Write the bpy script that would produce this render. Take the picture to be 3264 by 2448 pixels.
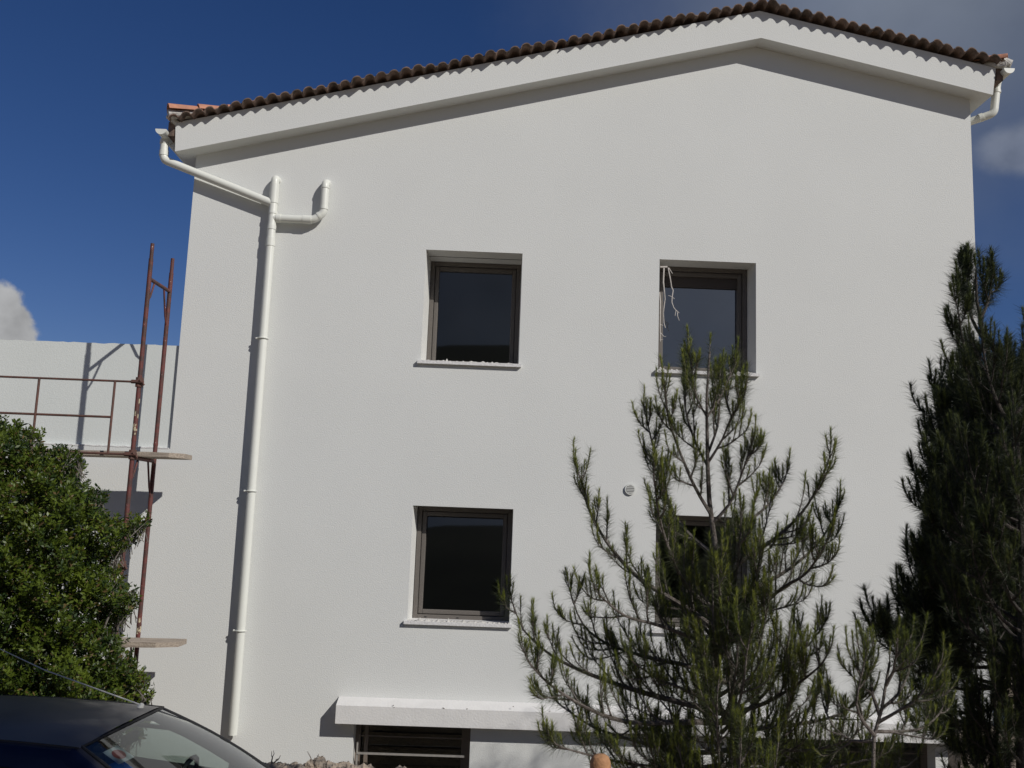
import bpy, math, random
import numpy as np
from mathutils import Vector, Matrix
for o in list(bpy.data.objects): bpy.data.objects.remove(o)
scene = bpy.context.scene
C = scene.collection
R = math.radians

# ---------------------------------------------------------------- camera
EYE = np.array([0.0, -10.8, 4.0]); FPX = 3000.0
PITCH, YAW, ROLL = 0.14667, 0.0155, 0.03673
def cam_axes():
    cp, sp = math.cos(PITCH), math.sin(PITCH); cy, sy = math.cos(YAW), math.sin(YAW)
    f = np.array([sy*cp, cy*cp, sp]); r = np.array([cy, -sy, 0.0]); u = np.cross(r, f)
    cr, sr = math.cos(ROLL), math.sin(ROLL)
    return r*cr+u*sr, -r*sr+u*cr, f
RX, UP, FW = cam_axes()
cd = bpy.data.cameras.new("camera"); cam = bpy.data.objects.new("camera", cd); C.objects.link(cam)
cam.matrix_world = Matrix(((RX[0], UP[0], -FW[0], EYE[0]), (RX[1], UP[1], -FW[1], EYE[1]), (RX[2], UP[2], -FW[2], EYE[2]), (0, 0, 0, 1)))
cd.sensor_fit = 'HORIZONTAL'; cd.sensor_width = 36; cd.lens = FPX/3264*36; cd.clip_end = 3000; cd.clip_start = .05
scene.camera = cam
def at(px, py, y):
    """surveyed photo point (2212 px wide) -> point of the plane at depth y"""
    px, py = px*1.47559, py*1.47559
    d = (px-1632)*RX+(1224-py)*UP+FPX*FW; d = d/d[1]; t = y-EYE[1]
    return Vector((d[0]*t, y, 4+d[2]*t))

# ---------------------------------------------------------------- light
SX, SZ = 1.06, 1.0                                  # sun vector = (SX, -1, SZ)
sunv = Vector((SX, -1, SZ)).normalized()
elev = math.asin(sunv.z); 
sd = bpy.data.lights.new("sun", 'SUN'); sd.energy = 3.3; sd.angle = R(.53); sd.color = (1, .962, .905)
so = bpy.data.objects.new("sun", sd); C.objects.link(so)
so.rotation_euler = sunv.to_track_quat('Z', 'Y').to_euler(); so.location = (20, -20, 30)
scene.view_settings.view_transform = 'Standard'; scene.view_settings.look = 'None'
scene.view_settings.exposure = 0.0; scene.view_settings.gamma = 1
w = bpy.data.worlds.new("World"); scene.world = w; w.use_nodes = True
nt = w.node_tree; nt.nodes.clear()
def N(t, ty, **k):
    n = t.nodes.new(ty)
    for a, b in k.items(): setattr(n, a, b)
    return n
sky = N(nt, 'ShaderNodeTexSky', sky_type='NISHITA', sun_disc=False)
sky.sun_elevation = elev; sky.sun_rotation = math.atan2(sunv.x, sunv.y)
sky.altitude = 600; sky.air_density = 1.0; sky.dust_density = .15; sky.ozone_density = 2.2
hsv = N(nt, 'ShaderNodeHueSaturation'); hsv.inputs['Saturation'].default_value = 1.2; hsv.inputs['Value'].default_value = .46
bg = N(nt, 'ShaderNodeBackground'); bg.inputs[1].default_value = .1
out = N(nt, 'ShaderNodeOutputWorld')
tint = N(nt, 'ShaderNodeMix', data_type='RGBA', blend_type='MULTIPLY'); tint.inputs['Factor'].default_value = 1; tint.inputs['B'].default_value = (.84, .81, 1.02, 1)
nt.links.new(sky.outputs[0], tint.inputs['A']); nt.links.new(tint.outputs['Result'], hsv.inputs['Color'])
geo = N(nt, 'ShaderNodeTexCoord')
def vdir(px, py):
    d = at(px, py, 0)-Vector(EYE); d.normalize(); return d
def cloud(prev, centre, rad, soft, scale, colr, thr, dens=1.0, squash=1.0):
    """a patch of cloud noise round one direction of the sky"""
    n1 = N(nt, 'ShaderNodeTexNoise'); n1.inputs['Scale'].default_value = scale; n1.inputs['Detail'].default_value = 9; n1.inputs['Roughness'].default_value = .55
    nt.links.new(geo.outputs['Generated'], n1.inputs['Vector'])
    sub = N(nt, 'ShaderNodeVectorMath', operation='SUBTRACT'); sub.inputs[1].default_value = centre
    nt.links.new(geo.outputs['Generated'], sub.inputs[0])
    mul = N(nt, 'ShaderNodeVectorMath', operation='MULTIPLY'); mul.inputs[1].default_value = (1, 1, squash)
    nt.links.new(sub.outputs[0], mul.inputs[0])
    ln = N(nt, 'ShaderNodeVectorMath', operation='LENGTH'); nt.links.new(mul.outputs[0], ln.inputs[0])
    # field = noise*a - dist/rad
    m1 = N(nt, 'ShaderNodeMath', operation='MULTIPLY'); m1.inputs[1].default_value = 1.0/rad; nt.links.new(ln.outputs['Value'], m1.inputs[0])
    m2 = N(nt, 'ShaderNodeMath', operation='SUBTRACT'); nt.links.new(n1.outputs['Fac'], m2.inputs[0]); nt.links.new(m1.outputs[0], m2.inputs[1])
    mr = N(nt, 'ShaderNodeMapRange'); mr.inputs['From Min'].default_value = thr; mr.inputs['From Max'].default_value = thr+soft; mr.inputs['To Max'].default_value = dens
    mr.interpolation_type = 'SMOOTHSTEP'
    nt.links.new(m2.outputs[0], mr.inputs['Value'])
    mx = N(nt, 'ShaderNodeMix', data_type='RGBA'); nt.links.new(mr.outputs[0], mx.inputs['Factor'])
    nt.links.new(prev, mx.inputs['A'])
    n2 = N(nt, 'ShaderNodeTexNoise'); n2.inputs['Scale'].default_value = scale*1.3; n2.inputs['Detail'].default_value = 6
    nt.links.new(geo.outputs['Generated'], n2.inputs['Vector'])
    cr = N(nt, 'ShaderNodeValToRGB'); cr.color_ramp.elements[0].color = (*[c*.62 for c in colr], 1); cr.color_ramp.elements[1].color = (*colr, 1)
    cr.color_ramp.elements[0].position = .35; cr.color_ramp.elements[1].position = .62
    nt.links.new(n2.outputs['Fac'], cr.inputs[0]); nt.links.new(cr.outputs[0], mx.inputs['B'])
    return mx.outputs['Result']
o1 = cloud(hsv.outputs[0], vdir(-45, 715), .085, .12, 15, (4.6, 4.65, 4.75), -.15, 1)
o1 = cloud(o1, vdir(2060, -60), .50, 1.0, 2.2, (2.6, 2.95, 3.5), -.42, .75, 1.6)
o1 = cloud(o1, vdir(2215, 325), .06, .5, 16, (2.5, 2.75, 3.3), -.42, .5, 2.0)
d_ = vdir(1560, 640); o1 = cloud(o1, Vector((d_.x, -d_.y, d_.z)), .85, 1.0, 5, (2.3, 2.45, 2.7), -.5, .85)  # unseen haze behind the viewer, added to grey the pane reflections
nt.links.new(o1, bg.inputs[0]); nt.links.new(bg.outputs[0], out.inputs[0])

# ---------------------------------------------------------------- materials
def mat(name, col, rough=.7, var=.0, scale=8, bump=0, bscale=60, col2=None, metal=0, spec=.5, detail=6, coat=0, bdist=.01, thr=(.35, .65), stretch=None):
    m = bpy.data.materials.new(name); m.use_nodes = True; t = m.node_tree
    b = t.nodes['Principled BSDF']; b.inputs['Roughness'].default_value = rough; b.inputs['Metallic'].default_value = metal
    b.inputs['Specular IOR Level'].default_value = spec; b.inputs['Base Color'].default_value = (*col, 1)
    if coat: b.inputs['Coat Weight'].default_value = coat; b.inputs['Coat Roughness'].default_value = .05
    tc = N(t, 'ShaderNodeTexCoord'); v = tc.outputs['Object']
    if stretch:
        mp = N(t, 'ShaderNodeMapping'); mp.inputs['Scale'].default_value = stretch; t.links.new(v, mp.inputs[0]); v = mp.outputs[0]
    if var or col2:
        n = N(t, 'ShaderNodeTexNoise'); n.inputs['Scale'].default_value = scale; n.inputs['Detail'].default_value = detail
        t.links.new(v, n.inputs['Vector'])
        r = N(t, 'ShaderNodeValToRGB'); e = r.color_ramp.elements
        e[0].position, e[1].position = thr
        c2 = col2 or tuple(c*(1-var) for c in col)
        e[0].color = (*c2, 1); e[1].color = (*col, 1)
        t.links.new(n.outputs['Fac'], r.inputs[0]); t.links.new(r.outputs[0], b.inputs['Base Color'])
    if bump:
        n = N(t, 'ShaderNodeTexNoise'); n.inputs['Scale'].default_value = bscale; n.inputs['Detail'].default_value = 8
        t.links.new(tc.outputs['Object'], n.inputs['Vector'])
        bp = N(t, 'ShaderNodeBump'); bp.inputs['Strength'].default_value = bump; bp.inputs['Distance'].default_value = bdist
        t.links.new(n.outputs['Fac'], bp.inputs['Height']); t.links.new(bp.outputs[0], b.inputs['Normal'])
    return m
M = {}
M['stucco'] = mat('white_stucco', (.70, .71, .69), .92, .035, .7, .42, 80, spec=.15, bdist=.008)
M['parapet'] = mat('parapet_paint', (.66, .69, .67), .9, .03, 1.5, .25, 80, spec=.2)
M['reveal'] = mat('reveal_plaster', (.72, .72, .69), .9, .04, 4, .3, 60, spec=.2)
M['canopy'] = mat('canopy_plaster', (.74, .73, .71), .9, .06, 5, .3, 45, spec=.2)
M['soffitbox'] = mat('shutter_box', (.5, .47, .42), .6)
M['frame'] = mat('taupe_aluminium', (.138, .124, .111), .5, .06, 20, spec=.4)
M['framed'] = mat('dark_gasket', (.02, .02, .02), .6)
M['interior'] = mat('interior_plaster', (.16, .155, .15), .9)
M['sill'] = mat('white_sill', (.75, .74, .73), .7, .12, 40, .6, 40)
M['mortar'] = mat('mortar', (.62, .60, .56), .95, .25, 30, 1, 40)
M['tile'] = mat('weathered_tile', (.25, .175, .14), .9, 0, 9, .5, 60, col2=(.10, .08, .068), spec=.15)
M['captile'] = mat('terracotta_tile', (.56, .26, .16), .85, 0, 12, .4, 60, col2=(.42, .20, .13))
M['pvc'] = mat('white_pvc', (.74, .75, .69), .38, .03, 6)
M['rust'] = mat('red_oxide_steel', (.135, .038, .032), .65, 0, 14, .3, 90, col2=(.07, .034, .028), thr=(.4, .6))
M['rust2'] = mat('rusty_rail', (.085, .05, .04), .75, 0, 20, .3, 90, col2=(.14, .06, .045))
M['plank'] = mat('weathered_plank', (.42, .36, .29), .9, 0, 6, .6, 60, col2=(.27, .22, .18), stretch=(1, 12, 12))
M['vent'] = mat('vent_plastic', (.66, .67, .64), .5)
M['ventd'] = mat('vent_shadow_gap', (.12, .12, .115), .8)
M['splash'] = mat('dried_plaster', (.55, .47, .32), .9, .3, 40)
M['top_band'] = mat('band_brown', (.06, .05, .045), .6)
M['bark_shaded'] = mat('shaded_pine_bark', (.075, .062, .054), .95, 0, 30, .9, 80, col2=(.04, .034, .03))  # bark of the right-hand pines, shade put into the colour
M['steel'] = mat('galvanised_bar', (.42, .40, .37), .45, .2, 20, metal=.3)
M['basef'] = mat('basement_frame', (.17, .14, .115), .5)
M['ground'] = mat('dry_earth', (.40, .32, .22), .95, 0, 1.2, .8, 8, col2=(.26, .21, .14), bdist=.05)
M['rock'] = mat('rubble_stone', (.42, .34, .26), .95, 0, 14, 1, 25, col2=(.17, .15, .13), bdist=.03)
M['wood'] = mat('orange_wood', (.47, .25, .12), .8, 0, 18, .7, 50, col2=(.33, .17, .08))
M['bark'] = mat('pine_bark', (.19, .165, .15), .95, 0, 30, .9, 80, col2=(.09, .075, .065))
M['barkd'] = mat('grey_twig', (.22, .195, .17), .95, .3, 30)
M['dry'] = mat('bleached_twig', (.62, .58, .54), .9, .2, 30)
M['hill'] = mat('scrub_hill', (.05, .055, .03), 1, 0, .05, 0, col2=(.03, .035, .02))
M['hedge'] = mat('boundary_plaster', (.33, .28, .23), .95, .2, 6, .4, 30)
M['blue'] = mat('blue_plastic', (.16, .33, .62), .25, 0, 10, col2=(.45, .60, .80), coat=.3)
M['paint'] = mat('dark_blue_car_paint', (.006, .009, .028), .28, spec=.6, coat=.6)
M['rubber'] = mat('black_rubber', (.015, .015, .016), .7)
M['trim'] = mat('cabin_trim', (.035, .035, .038), .8)
M['seat'] = mat('seat_fabric', (.06, .06, .065), .9, .3, 40)
M['chrome'] = mat('silver_rim', (.5, .5, .52), .3, metal=.9)
M['lampr'] = mat('red_lamp', (.35, .01, .01), .2)
M['lampw'] = mat('clear_lamp', (.7, .7, .72), .15)
M['plate'] = mat('number_plate_white', (.75, .75, .72), .5)
M['stickb'] = mat('sticker_blue', (.03, .13, .42), .5)
M['stickw'] = mat('sticker_white', (.62, .64, .66), .5)
M['stickr'] = mat('sticker_red', (.36, .12, .13), .5)
M['alu'] = mat('pale_antenna', (.5, .5, .47), .5)

def speck(m, col, scale, lo):
    t = m.node_tree; b = t.nodes['Principled BSDF']; src = b.inputs['Base Color'].links[0].from_socket
    tc = N(t, 'ShaderNodeTexCoord'); n = N(t, 'ShaderNodeTexNoise'); n.inputs['Scale'].default_value = scale; n.inputs['Detail'].default_value = 3
    t.links.new(tc.outputs['Object'], n.inputs['Vector'])
    mr = N(t, 'ShaderNodeMapRange'); mr.inputs['From Min'].default_value = lo; mr.inputs['From Max'].default_value = lo+.02; t.links.new(n.outputs['Fac'], mr.inputs['Value'])
    mx = N(t, 'ShaderNodeMix', data_type='RGBA'); t.links.new(mr.outputs[0], mx.inputs['Factor']); t.links.new(src, mx.inputs['A']); mx.inputs['B'].default_value = (*col, 1)
    t.links.new(mx.outputs['Result'], b.inputs['Base Color'])
speck(M['rust'], (.55, .5, .44), 28, .70)
def dusty(m):     # pale dust lying on upward facing paint
    t = m.node_tree; b = t.nodes['Principled BSDF']
    g = N(t, 'ShaderNodeNewGeometry'); sp = N(t, 'ShaderNodeSeparateXYZ'); t.links.new(g.outputs['Normal'], sp.inputs[0])
    n = N(t, 'ShaderNodeTexNoise'); n.inputs['Scale'].default_value = 5; n.inputs['Detail'].default_value = 8
    tc = N(t, 'ShaderNodeTexCoord'); t.links.new(tc.outputs['Object'], n.inputs['Vector'])
    mr = N(t, 'ShaderNodeMapRange'); mr.inputs['From Min'].default_value = .75; mr.inputs['From Max'].default_value = .97; mr.inputs['To Max'].default_value = .58
    t.links.new(sp.outputs['Z'], mr.inputs['Value'])
    mu = N(t, 'ShaderNodeMath', operation='MULTIPLY'); t.links.new(mr.outputs[0], mu.inputs[0])
    m2 = N(t, 'ShaderNodeMath', operation='ADD'); m2.inputs[1].default_value = .35; t.links.new(n.outputs['Fac'], m2.inputs[0]); t.links.new(m2.outputs[0], mu.inputs[1])
    mx = N(t, 'ShaderNodeMix', data_type='RGBA'); mx.inputs['A'].default_value = b.inputs['Base Color'].default_value; mx.inputs['B'].default_value = (.19, .18, .155, 1)
    t.links.new(mu.outputs[0], mx.inputs['Factor']); t.links.new(mx.outputs['Result'], b.inputs['Base Color'])
    r2 = N(t, 'ShaderNodeMapRange'); r2.inputs['To Min'].default_value = .25; r2.inputs['To Max'].default_value = .6; t.links.new(mu.outputs[0], r2.inputs['Value']); t.links.new(r2.outputs[0], b.inputs['Roughness'])
    b.inputs['Coat Weight'].default_value = .08; b.inputs['Specular IOR Level'].default_value = .3
dusty(M['paint'])

def glassmat(name, fac, tint, rough=.0):
    m = bpy.data.materials.new(name); m.use_nodes = True; t = m.node_tree; t.nodes.clear()
    g = N(t, 'ShaderNodeBsdfGlossy'); g.inputs['Roughness'].default_value = rough; g.inputs['Color'].default_value = (.95, .97, 1, 1)
    tr = N(t, 'ShaderNodeBsdfTransparent'); tr.inputs['Color'].default_value = (*tint, 1)
    fr = N(t, 'ShaderNodeFresnel'); fr.inputs['IOR'].default_value = 1.5
    ad = N(t, 'ShaderNodeMath', operation='ADD'); ad.inputs[1].default_value = fac; t.links.new(fr.outputs[0], ad.inputs[0])
    mx = N(t, 'ShaderNodeMixShader'); t.links.new(ad.outputs[0], mx.inputs[0]); t.links.new(tr.outputs[0], mx.inputs[1]); t.links.new(g.outputs[0], mx.inputs[2])
    o = N(t, 'ShaderNodeOutputMaterial'); t.links.new(mx.outputs[0], o.inputs[0]); return m
M['glass'] = glassmat('window_glass', .045, (.5, .52, .53), .02)
M['glassb'] = glassmat('window_glass_clean', .24, (.4, .42, .43), .04)
M['carglass'] = glassmat('car_glass', .07, (.62, .70, .67))

def leafmat(name, c1, c2, scale=3, rough=.55, trans=.25):
    m = bpy.data.materials.new(name); m.use_nodes = True; t = m.node_tree; t.nodes.clear()
    tc = N(t, 'ShaderNodeTexCoord'); n = N(t, 'ShaderNodeTexNoise'); n.inputs['Scale'].default_value = scale; n.inputs['Detail'].default_value = 5
    t.links.new(tc.outputs['Object'], n.inputs['Vector'])
    r = N(t, 'ShaderNodeValToRGB'); r.color_ramp.elements[0].position = .38; r.color_ramp.elements[1].position = .62
    r.color_ramp.elements[0].color = (*c1, 1); r.color_ramp.elements[1].color = (*c2, 1); t.links.new(n.outputs['Fac'], r.inputs[0])
    p = N(t, 'ShaderNodeBsdfPrincipled'); p.inputs['Roughness'].default_value = rough; p.inputs['Specular IOR Level'].default_value = .35
    t.links.new(r.outputs[0], p.inputs['Base Color'])
    tl = N(t, 'ShaderNodeBsdfTranslucent'); t.links.new(r.outputs[0], tl.inputs['Color'])
    mx = N(t, 'ShaderNodeMixShader'); mx.inputs[0].default_value = trans; t.links.new(p.outputs[0], mx.inputs[1]); t.links.new(tl.outputs[0], mx.inputs[2])
    o = N(t, 'ShaderNodeOutputMaterial'); t.links.new(mx.outputs[0], o.inputs[0]); return m
M['needle_new'] = leafmat('young_needles', (.18, .22, .035), (.30, .33, .055), 5)
M['needle_old'] = leafmat('old_needles', (.05, .066, .028), (.085, .10, .04), 4)
M['needle_shaded'] = leafmat('shaded_needles', (.020, .030, .014), (.035, .046, .02), 4)  # right-hand pines: their shade is put into the needle colour
M['needle_shaded_new'] = leafmat('shaded_young_needles', (.085, .11, .03), (.13, .15, .045), 4)  # young tips of the same pines, shade in the colour too
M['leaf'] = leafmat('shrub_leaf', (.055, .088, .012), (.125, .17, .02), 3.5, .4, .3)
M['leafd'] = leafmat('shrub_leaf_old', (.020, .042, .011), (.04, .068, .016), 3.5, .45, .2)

M['leafb'] = leafmat('withered_leaf', (.10, .07, .03), (.16, .11, .04), 5)

# ---------------------------------------------------------------- mesh helpers
class MB:
    def __init__(s): s.v = []; s.f = []; s.m = []
    def add(s, vs, fs, mi=0):
        o = len(s.v); s.v += [tuple(v) for v in vs]; s.f += [tuple(i+o for i in f) for f in fs]; s.m += [mi]*len(fs)
    def box(s, a, b, mi=0):
        x0, y0, z0 = a; x1, y1, z1 = b
        s.add([(x0,y0,z0),(x1,y0,z0),(x1,y1,z0),(x0,y1,z0),(x0,y0,z1),(x1,y0,z1),(x1,y1,z1),(x0,y1,z1)],
              [(0,3,2,1),(4,5,6,7),(0,1,5,4),(1,2,6,5),(2,3,7,6),(3,0,4,7)], mi)
    def quad(s, a, b, c, d, mi=0): s.add([a, b, c, d], [(0, 1, 2, 3)], mi)
    def prism(s, pts, y0, y1, mi=0):        # polygon in xz extruded in y
        n = len(pts); vs = [(x, y0, z) for x, z in pts]+[(x, y1, z) for x, z in pts]
        fs = [tuple(range(n)), tuple(range(2*n-1, n-1, -1))]+[(i, i+n, (i+1) % n+n, (i+1) % n) for i in range(n)]
        s.add(vs, fs, mi)
    def tube(s, pts, r, n=12, mi=0, cap=True, jit=0):
        P = [Vector(p) for p in pts]; k = len(P); rs = r if hasattr(r, '__len__') else [r]*k
        ref = None; vs = []
        for i in range(k):
            t = (P[min(i+1, k-1)]-P[max(i-1, 0)]).normalized()
            if ref is None: ref = t.orthogonal().normalized()
            ref = (ref-t*ref.dot(t)); ref = ref.normalized() if ref.length > 1e-5 else t.orthogonal().normalized()
            b = t.cross(ref)
            for j in range(n):
                a = 2*math.pi*j/n; q = rs[i]*(1+jit*random.uniform(-1, 1)); vs.append(P[i]+ref*math.cos(a)*q+b*math.sin(a)*q)
        fs = [(i*n+j, i*n+(j+1) % n, (i+1)*n+(j+1) % n, (i+1)*n+j) for i in range(k-1) for j in range(n)]
        if cap: fs += [tuple(range(n-1, -1, -1)), tuple(range((k-1)*n, k*n))]
        s.add(vs, fs, mi)
    def build(s, name, mats, parent=None, smooth=False, origin=None, bevel=0):
        me = bpy.data.meshes.new(name)
        v = s.v
        if parent is not None:
            pm = parent.matrix_world.inverted() if False else None
            L = Vector(WL.get(parent.name, (0, 0, 0))); v = [(a-L.x, b-L.y, c-L.z) for a, b, c in v]; WL_self = L
        elif origin is not None:
            L = Vector(origin); v = [(a-L.x, b-L.y, c-L.z) for a, b, c in v]; WL_self = L
        else: WL_self = Vector((0, 0, 0))
        me.from_pydata(v, [], s.f)
        mats = mats if isinstance(mats, (list, tuple)) else [mats]
        for m in mats: me.materials.append(m)
        me.polygons.foreach_set('material_index', s.m)
        if smooth: me.polygons.foreach_set('use_smooth', [True]*len(s.f))
        me.update(); o = bpy.data.objects.new(name, me); C.objects.link(o)
        if parent is not None: o.parent = parent
        elif origin is not None: o.location = origin
        WL[o.name] = tuple(WL_self)
        if smooth:
            try: me.set_sharp_from_angle(angle=R(40))
            except Exception: pass
        if bevel:
            b = o.modifiers.new('bevel', 'BEVEL'); b.width = bevel; b.segments = 2; b.limit_method = 'ANGLE'
        return o
WL = {}       # world location of each object (no rotations on parents at build time)
def tag(o, label=None, cat=None, group=None, kind=None):
    if label: o['label'] = label
    if cat: o['category'] = cat
    if group: o['group'] = group
    if kind: o['kind'] = kind
    return o
def thing(name, loc, label, cat, group=None):
    o = bpy.data.objects.new(name, None); C.objects.link(o); o.location = loc; o.empty_display_size = .2
    WL[o.name] = tuple(loc); return tag(o, label, cat, group)
def arcpts(pts, rad=.05, n=5):
    """round the corners of a polyline"""
    P = [Vector(p) for p in pts]; out = [P[0]]
    for i in range(1, len(P)-1):
        a = (P[i-1]-P[i]); b = (P[i+1]-P[i]); d = min(rad, a.length*.45, b.length*.45)
        p0 = P[i]+a.normalized()*d; p1 = P[i]+b.normalized()*d
        for k in range(n+1):
            t = k/n; out.append(p0*(1-t)**2+P[i]*2*t*(1-t)+p1*t*t)
    out.append(P[-1]); return out

# ---------------------------------------------------------------- terrain
g = MB()
ys = [-900, -60, -12, -6, -3.3, -2.9, -2.3, 3, 30, 900]; hs = [1.5, 1.5, 1.5, 1.5, 1.5, 1.35, .62, .6, .6, .6]
xs = [-900, -60, -20, -8, -2, 4, 12, 40, 900]
vs = [(x, y, h) for y, h in zip(ys, hs) for x in xs]; nx = len(xs)
g.add(vs, [(j*nx+i, j*nx+i+1, (j+1)*nx+i+1, (j+1)*nx+i) for j in range(len(ys)-1) for i in range(nx-1)])
tag(g.build('ground', M['ground']), kind='structure')
g = MB(); rnd = random.Random(5); n = 120; rows = []
for k, (rad, hh) in enumerate(((150, 0), (215, .55), (260, 1.0), (330, .8), (420, 0))):
    rows.append([(rad*math.sin(a), -rad*math.cos(a), .5+hh*(16+16*max(0, math.cos(a))+4*math.sin(3.1*a+1)+3*math.sin(7*a)+1.2*math.sin(19*a+2))) for a in [2*math.pi*i/n for i in range(n)]])
vs = [p for r_ in rows for p in r_]
g.add(vs, [(j*n+i, j*n+(i+1) % n, (j+1)*n+(i+1) % n, (j+1)*n+i) for j in range(4) for i in range(n)])
tag(g.build('hills', M['hill'], smooth=True), kind='structure')

# ---------------------------------------------------------------- house
XL, XR, XRI = -3.70, 5.655, 2.98
house = thing('house', (1, 0, .6), 'white rendered three storey house with a low gable, tiled edge and taupe windows', 'house')
def top(x): return 8.235+(x-XL)*(9.91-8.235)/(XRI-XL) if x < XRI else 9.91-(x-XRI)*(9.91-9.352)/(XR-XRI)
WX = [(-.905, .236), (1.865, 3.014)]; WU = (5.822, 7.162); WLO = (2.878, 4.158)
BW = [(-1.43, -.147), (2.7, 5.0)]; BZ = (.9, 1.77)
holes = [(WX[0], WU), (WX[1], WU), (WX[0], WLO), (WX[1], WLO), (BW[0], BZ), (BW[1], BZ)]
wb = MB()
bx = sorted({-9.0, XL, XR, XRI, *[x for h in holes for x in h[0]]})
for a, b in zip(bx[:-1], bx[1:]):
    mid = (a+b)/2; hz = sorted([h[1] for h in holes if h[0][0] < mid < h[0][1]])
    z = .3; tp = (4.698, 4.698) if b <= XL else (top(a), top(b))
    for z0, z1 in hz: wb.quad((a, 0, z), (b, 0, z), (b, 0, z0), (a, 0, z0)); z = z1
    wb.quad((a, 0, z), (b, 0, z), (b, 0, tp[1]), (a, 0, tp[0]))
# side and rear walls
wb.quad((XL, 9, .3), (XL, 0, .3), (XL, 0, top(XL)), (XL, 9, top(XL)))
wb.quad((XR, 0, .3), (XR, 9, .3), (XR, 9, top(XR)), (XR, 0, top(XR)))
wb.add([(XL, 9, .3), (XR, 9, .3), (XR, 9, top(XR)), (XRI, 9, top(XRI)), (XL, 9, top(XL))], [(4, 3, 2, 1, 0)])
wb.quad((-9, 9, .3), (XL, 9, .3), (XL, 9, 4.69), (-9, 9, 4.69)); wb.quad((-9, 0, .3), (-9, 9, .3), (-9, 9, 4.69), (-9, 0, 4.69))
wb.quad((-9, 0, 4.698), (XL, 0, 4.698), (XL, 9, 4.698), (-9, 9, 4.698))
wb.build('wall', M['stucco'], house)
DEP = .35
def reveal(hx, hz, dep, splayL=0, splayR=0):
    (x0, x1), (z0, z1) = hx, hz; r = MB(); a, b = x0+splayL, x1-splayR
    r.quad((x0, 0, z0), (x0, 0, z1), (a, dep, z1), (a, dep, z0))
    r.quad((x1, 0, z1), (x1, 0, z0), (b, dep, z0), (b, dep, z1))
    r.quad((x0, 0, z1), (x1, 0, z1), (b, dep, z1), (a, dep, z1))
    r.quad((x0, 0, z0), (a, dep, z0), (b, dep, z0), (x1, 0, z0))
    return r, a, b
def bar_frame(m, x0, x1, z0, z1, wd, y0, y1, mi=0):
    m.box((x0, y0, z0), (x0+wd, y1, z1), mi); m.box((x1-wd, y0, z0), (x1, y1, z1), mi)
    m.box((x0+wd, y0+.001, z0), (x1-wd, y1, z0+wd), mi); m.box((x0+wd, y0+.001, z1-wd), (x1-wd, y1, z1), mi)
def window(hx, hz, drop, tilt, gl, sl=0, sr=0, box_=0, holesb=False, top_band=0, DEP=.35):
    wr = thing_part('window', house)
    r, a, b = reveal(hx, hz, DEP, sl, sr)
    r.build('reveal', M['reveal'], wr)
    z0, z1 = hz; zt = z1-drop
    if box_:
        q = MB(); q.box((a-.02, box_, z1-.0035), (b, box_+.010, z1+.001)); q.build('shadow_gap', M['framed'], wr)
    if False:
        q = MB(); q.box((a, box_, zt), (b, DEP+.2, z1-.004)); q.build('shutter_box', M['soffitbox'], wr)
        q = MB(); q.box((a, box_-.012, zt+.028), (b, box_-.0005, zt+.034)); q.build('shadow_gap', M['framed'], wr)
    f = MB(); fy = DEP-.06
    bar_frame(f, a+.001, b-.001, z0, zt, .05, fy, DEP+.03)
    if holesb:
        for xx in (a+.13, a+.50): f.box((xx, fy-.003, z0+.018), (xx+.03, fy+.004, z0+.030), 1)
    f.build('frame', [M['frame'], M['framed']], wr, bevel=.004)
    s = MB(); bar_frame(s, a+.056, b-.056, z0+.056, zt-.056, .05, fy+.025, DEP+.05)
    sa = s.build('sash', M['frame'], wr, bevel=.006)
    k = MB(); bar_frame(k, a+.045, b-.045, z0+.045, zt-.045, .016, fy+.04, DEP+.02); k.build('gasket', M['framed'], wr)
    p = MB(); gx0, gx1, gz0, gz1 = a+.1, b-.1, z0+.1, zt-.1
    ym = DEP+.035; h = (gz1-gz0)/2*math.tan(R(tilt))
    p.quad((gx0, ym+h, gz0), (gx1, ym+h, gz0), (gx1, ym-h, gz1), (gx0, ym-h, gz1))
    p.build('pane', gl, wr)
    if top_band:
        q = MB()
        q.box((gx0+.003, ym-.03, gz1-.135), (gx1-.003, ym-.008, gz1+.005)); q.build('pane_top_band', M['top_band'], wr)  # dark brown band across the top of the pane
    bl = MB(); bar_frame(bl, gx0-.01, gx1+.01, gz0-.01, gz1+.01, .012, ym-.05, ym+.05, 0); bl.build('glazing_bead', M['framed'], wr)
    # sill with rough mortar along its back edge
    s = MB(); x0, x1 = hx[0]-.035, hx[1]+.03
    s.box((x0, -.045, z0-.030), (x1, DEP-.05, z0+.006))
    rr = random.Random(int(hx[0]*10+z0*7)); n = 60; pr = []
    for i in range(n+1):
        t = i/n; pr.append((hx[0]+.005+(hx[1]-hx[0]-.01)*t, z0+.006+max(0, rr.gauss(.006, .006))+(.02 if rr.random() < .06 else 0)))
    for (xa, za), (xb, zb) in zip(pr[:-1], pr[1:]):
        s.add([(xa, -.03, z0), (xb, -.03, z0), (xb, -.012, zb), (xa, -.012, za), (xb, .05, zb), (xa, .05, za)], [(0, 1, 2, 3), (3, 2, 4, 5)], 1)
    s.build('sill', [M['sill'], M['mortar']], wr)
    return wr
def thing_part(name, parent):
    o = bpy.data.objects.new(name, None); C.objects.link(o); o.parent = parent; o.empty_display_size = .1
    WL[o.name] = WL[parent.name]; return o
window(WX[0], WU, .002, 2.0, M['glass'], .03, 0, box_=.27, DEP=.55)
window(WX[1], WU, .002, 0, M['glassb'], 0, .03, top_band=1)
window(WX[0], WLO, .001, -3.7, M['glass'], .035, 0, holesb=True)
window(WX[1], WLO, .001, -2.9, M['glass'], 0, .03)
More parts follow.
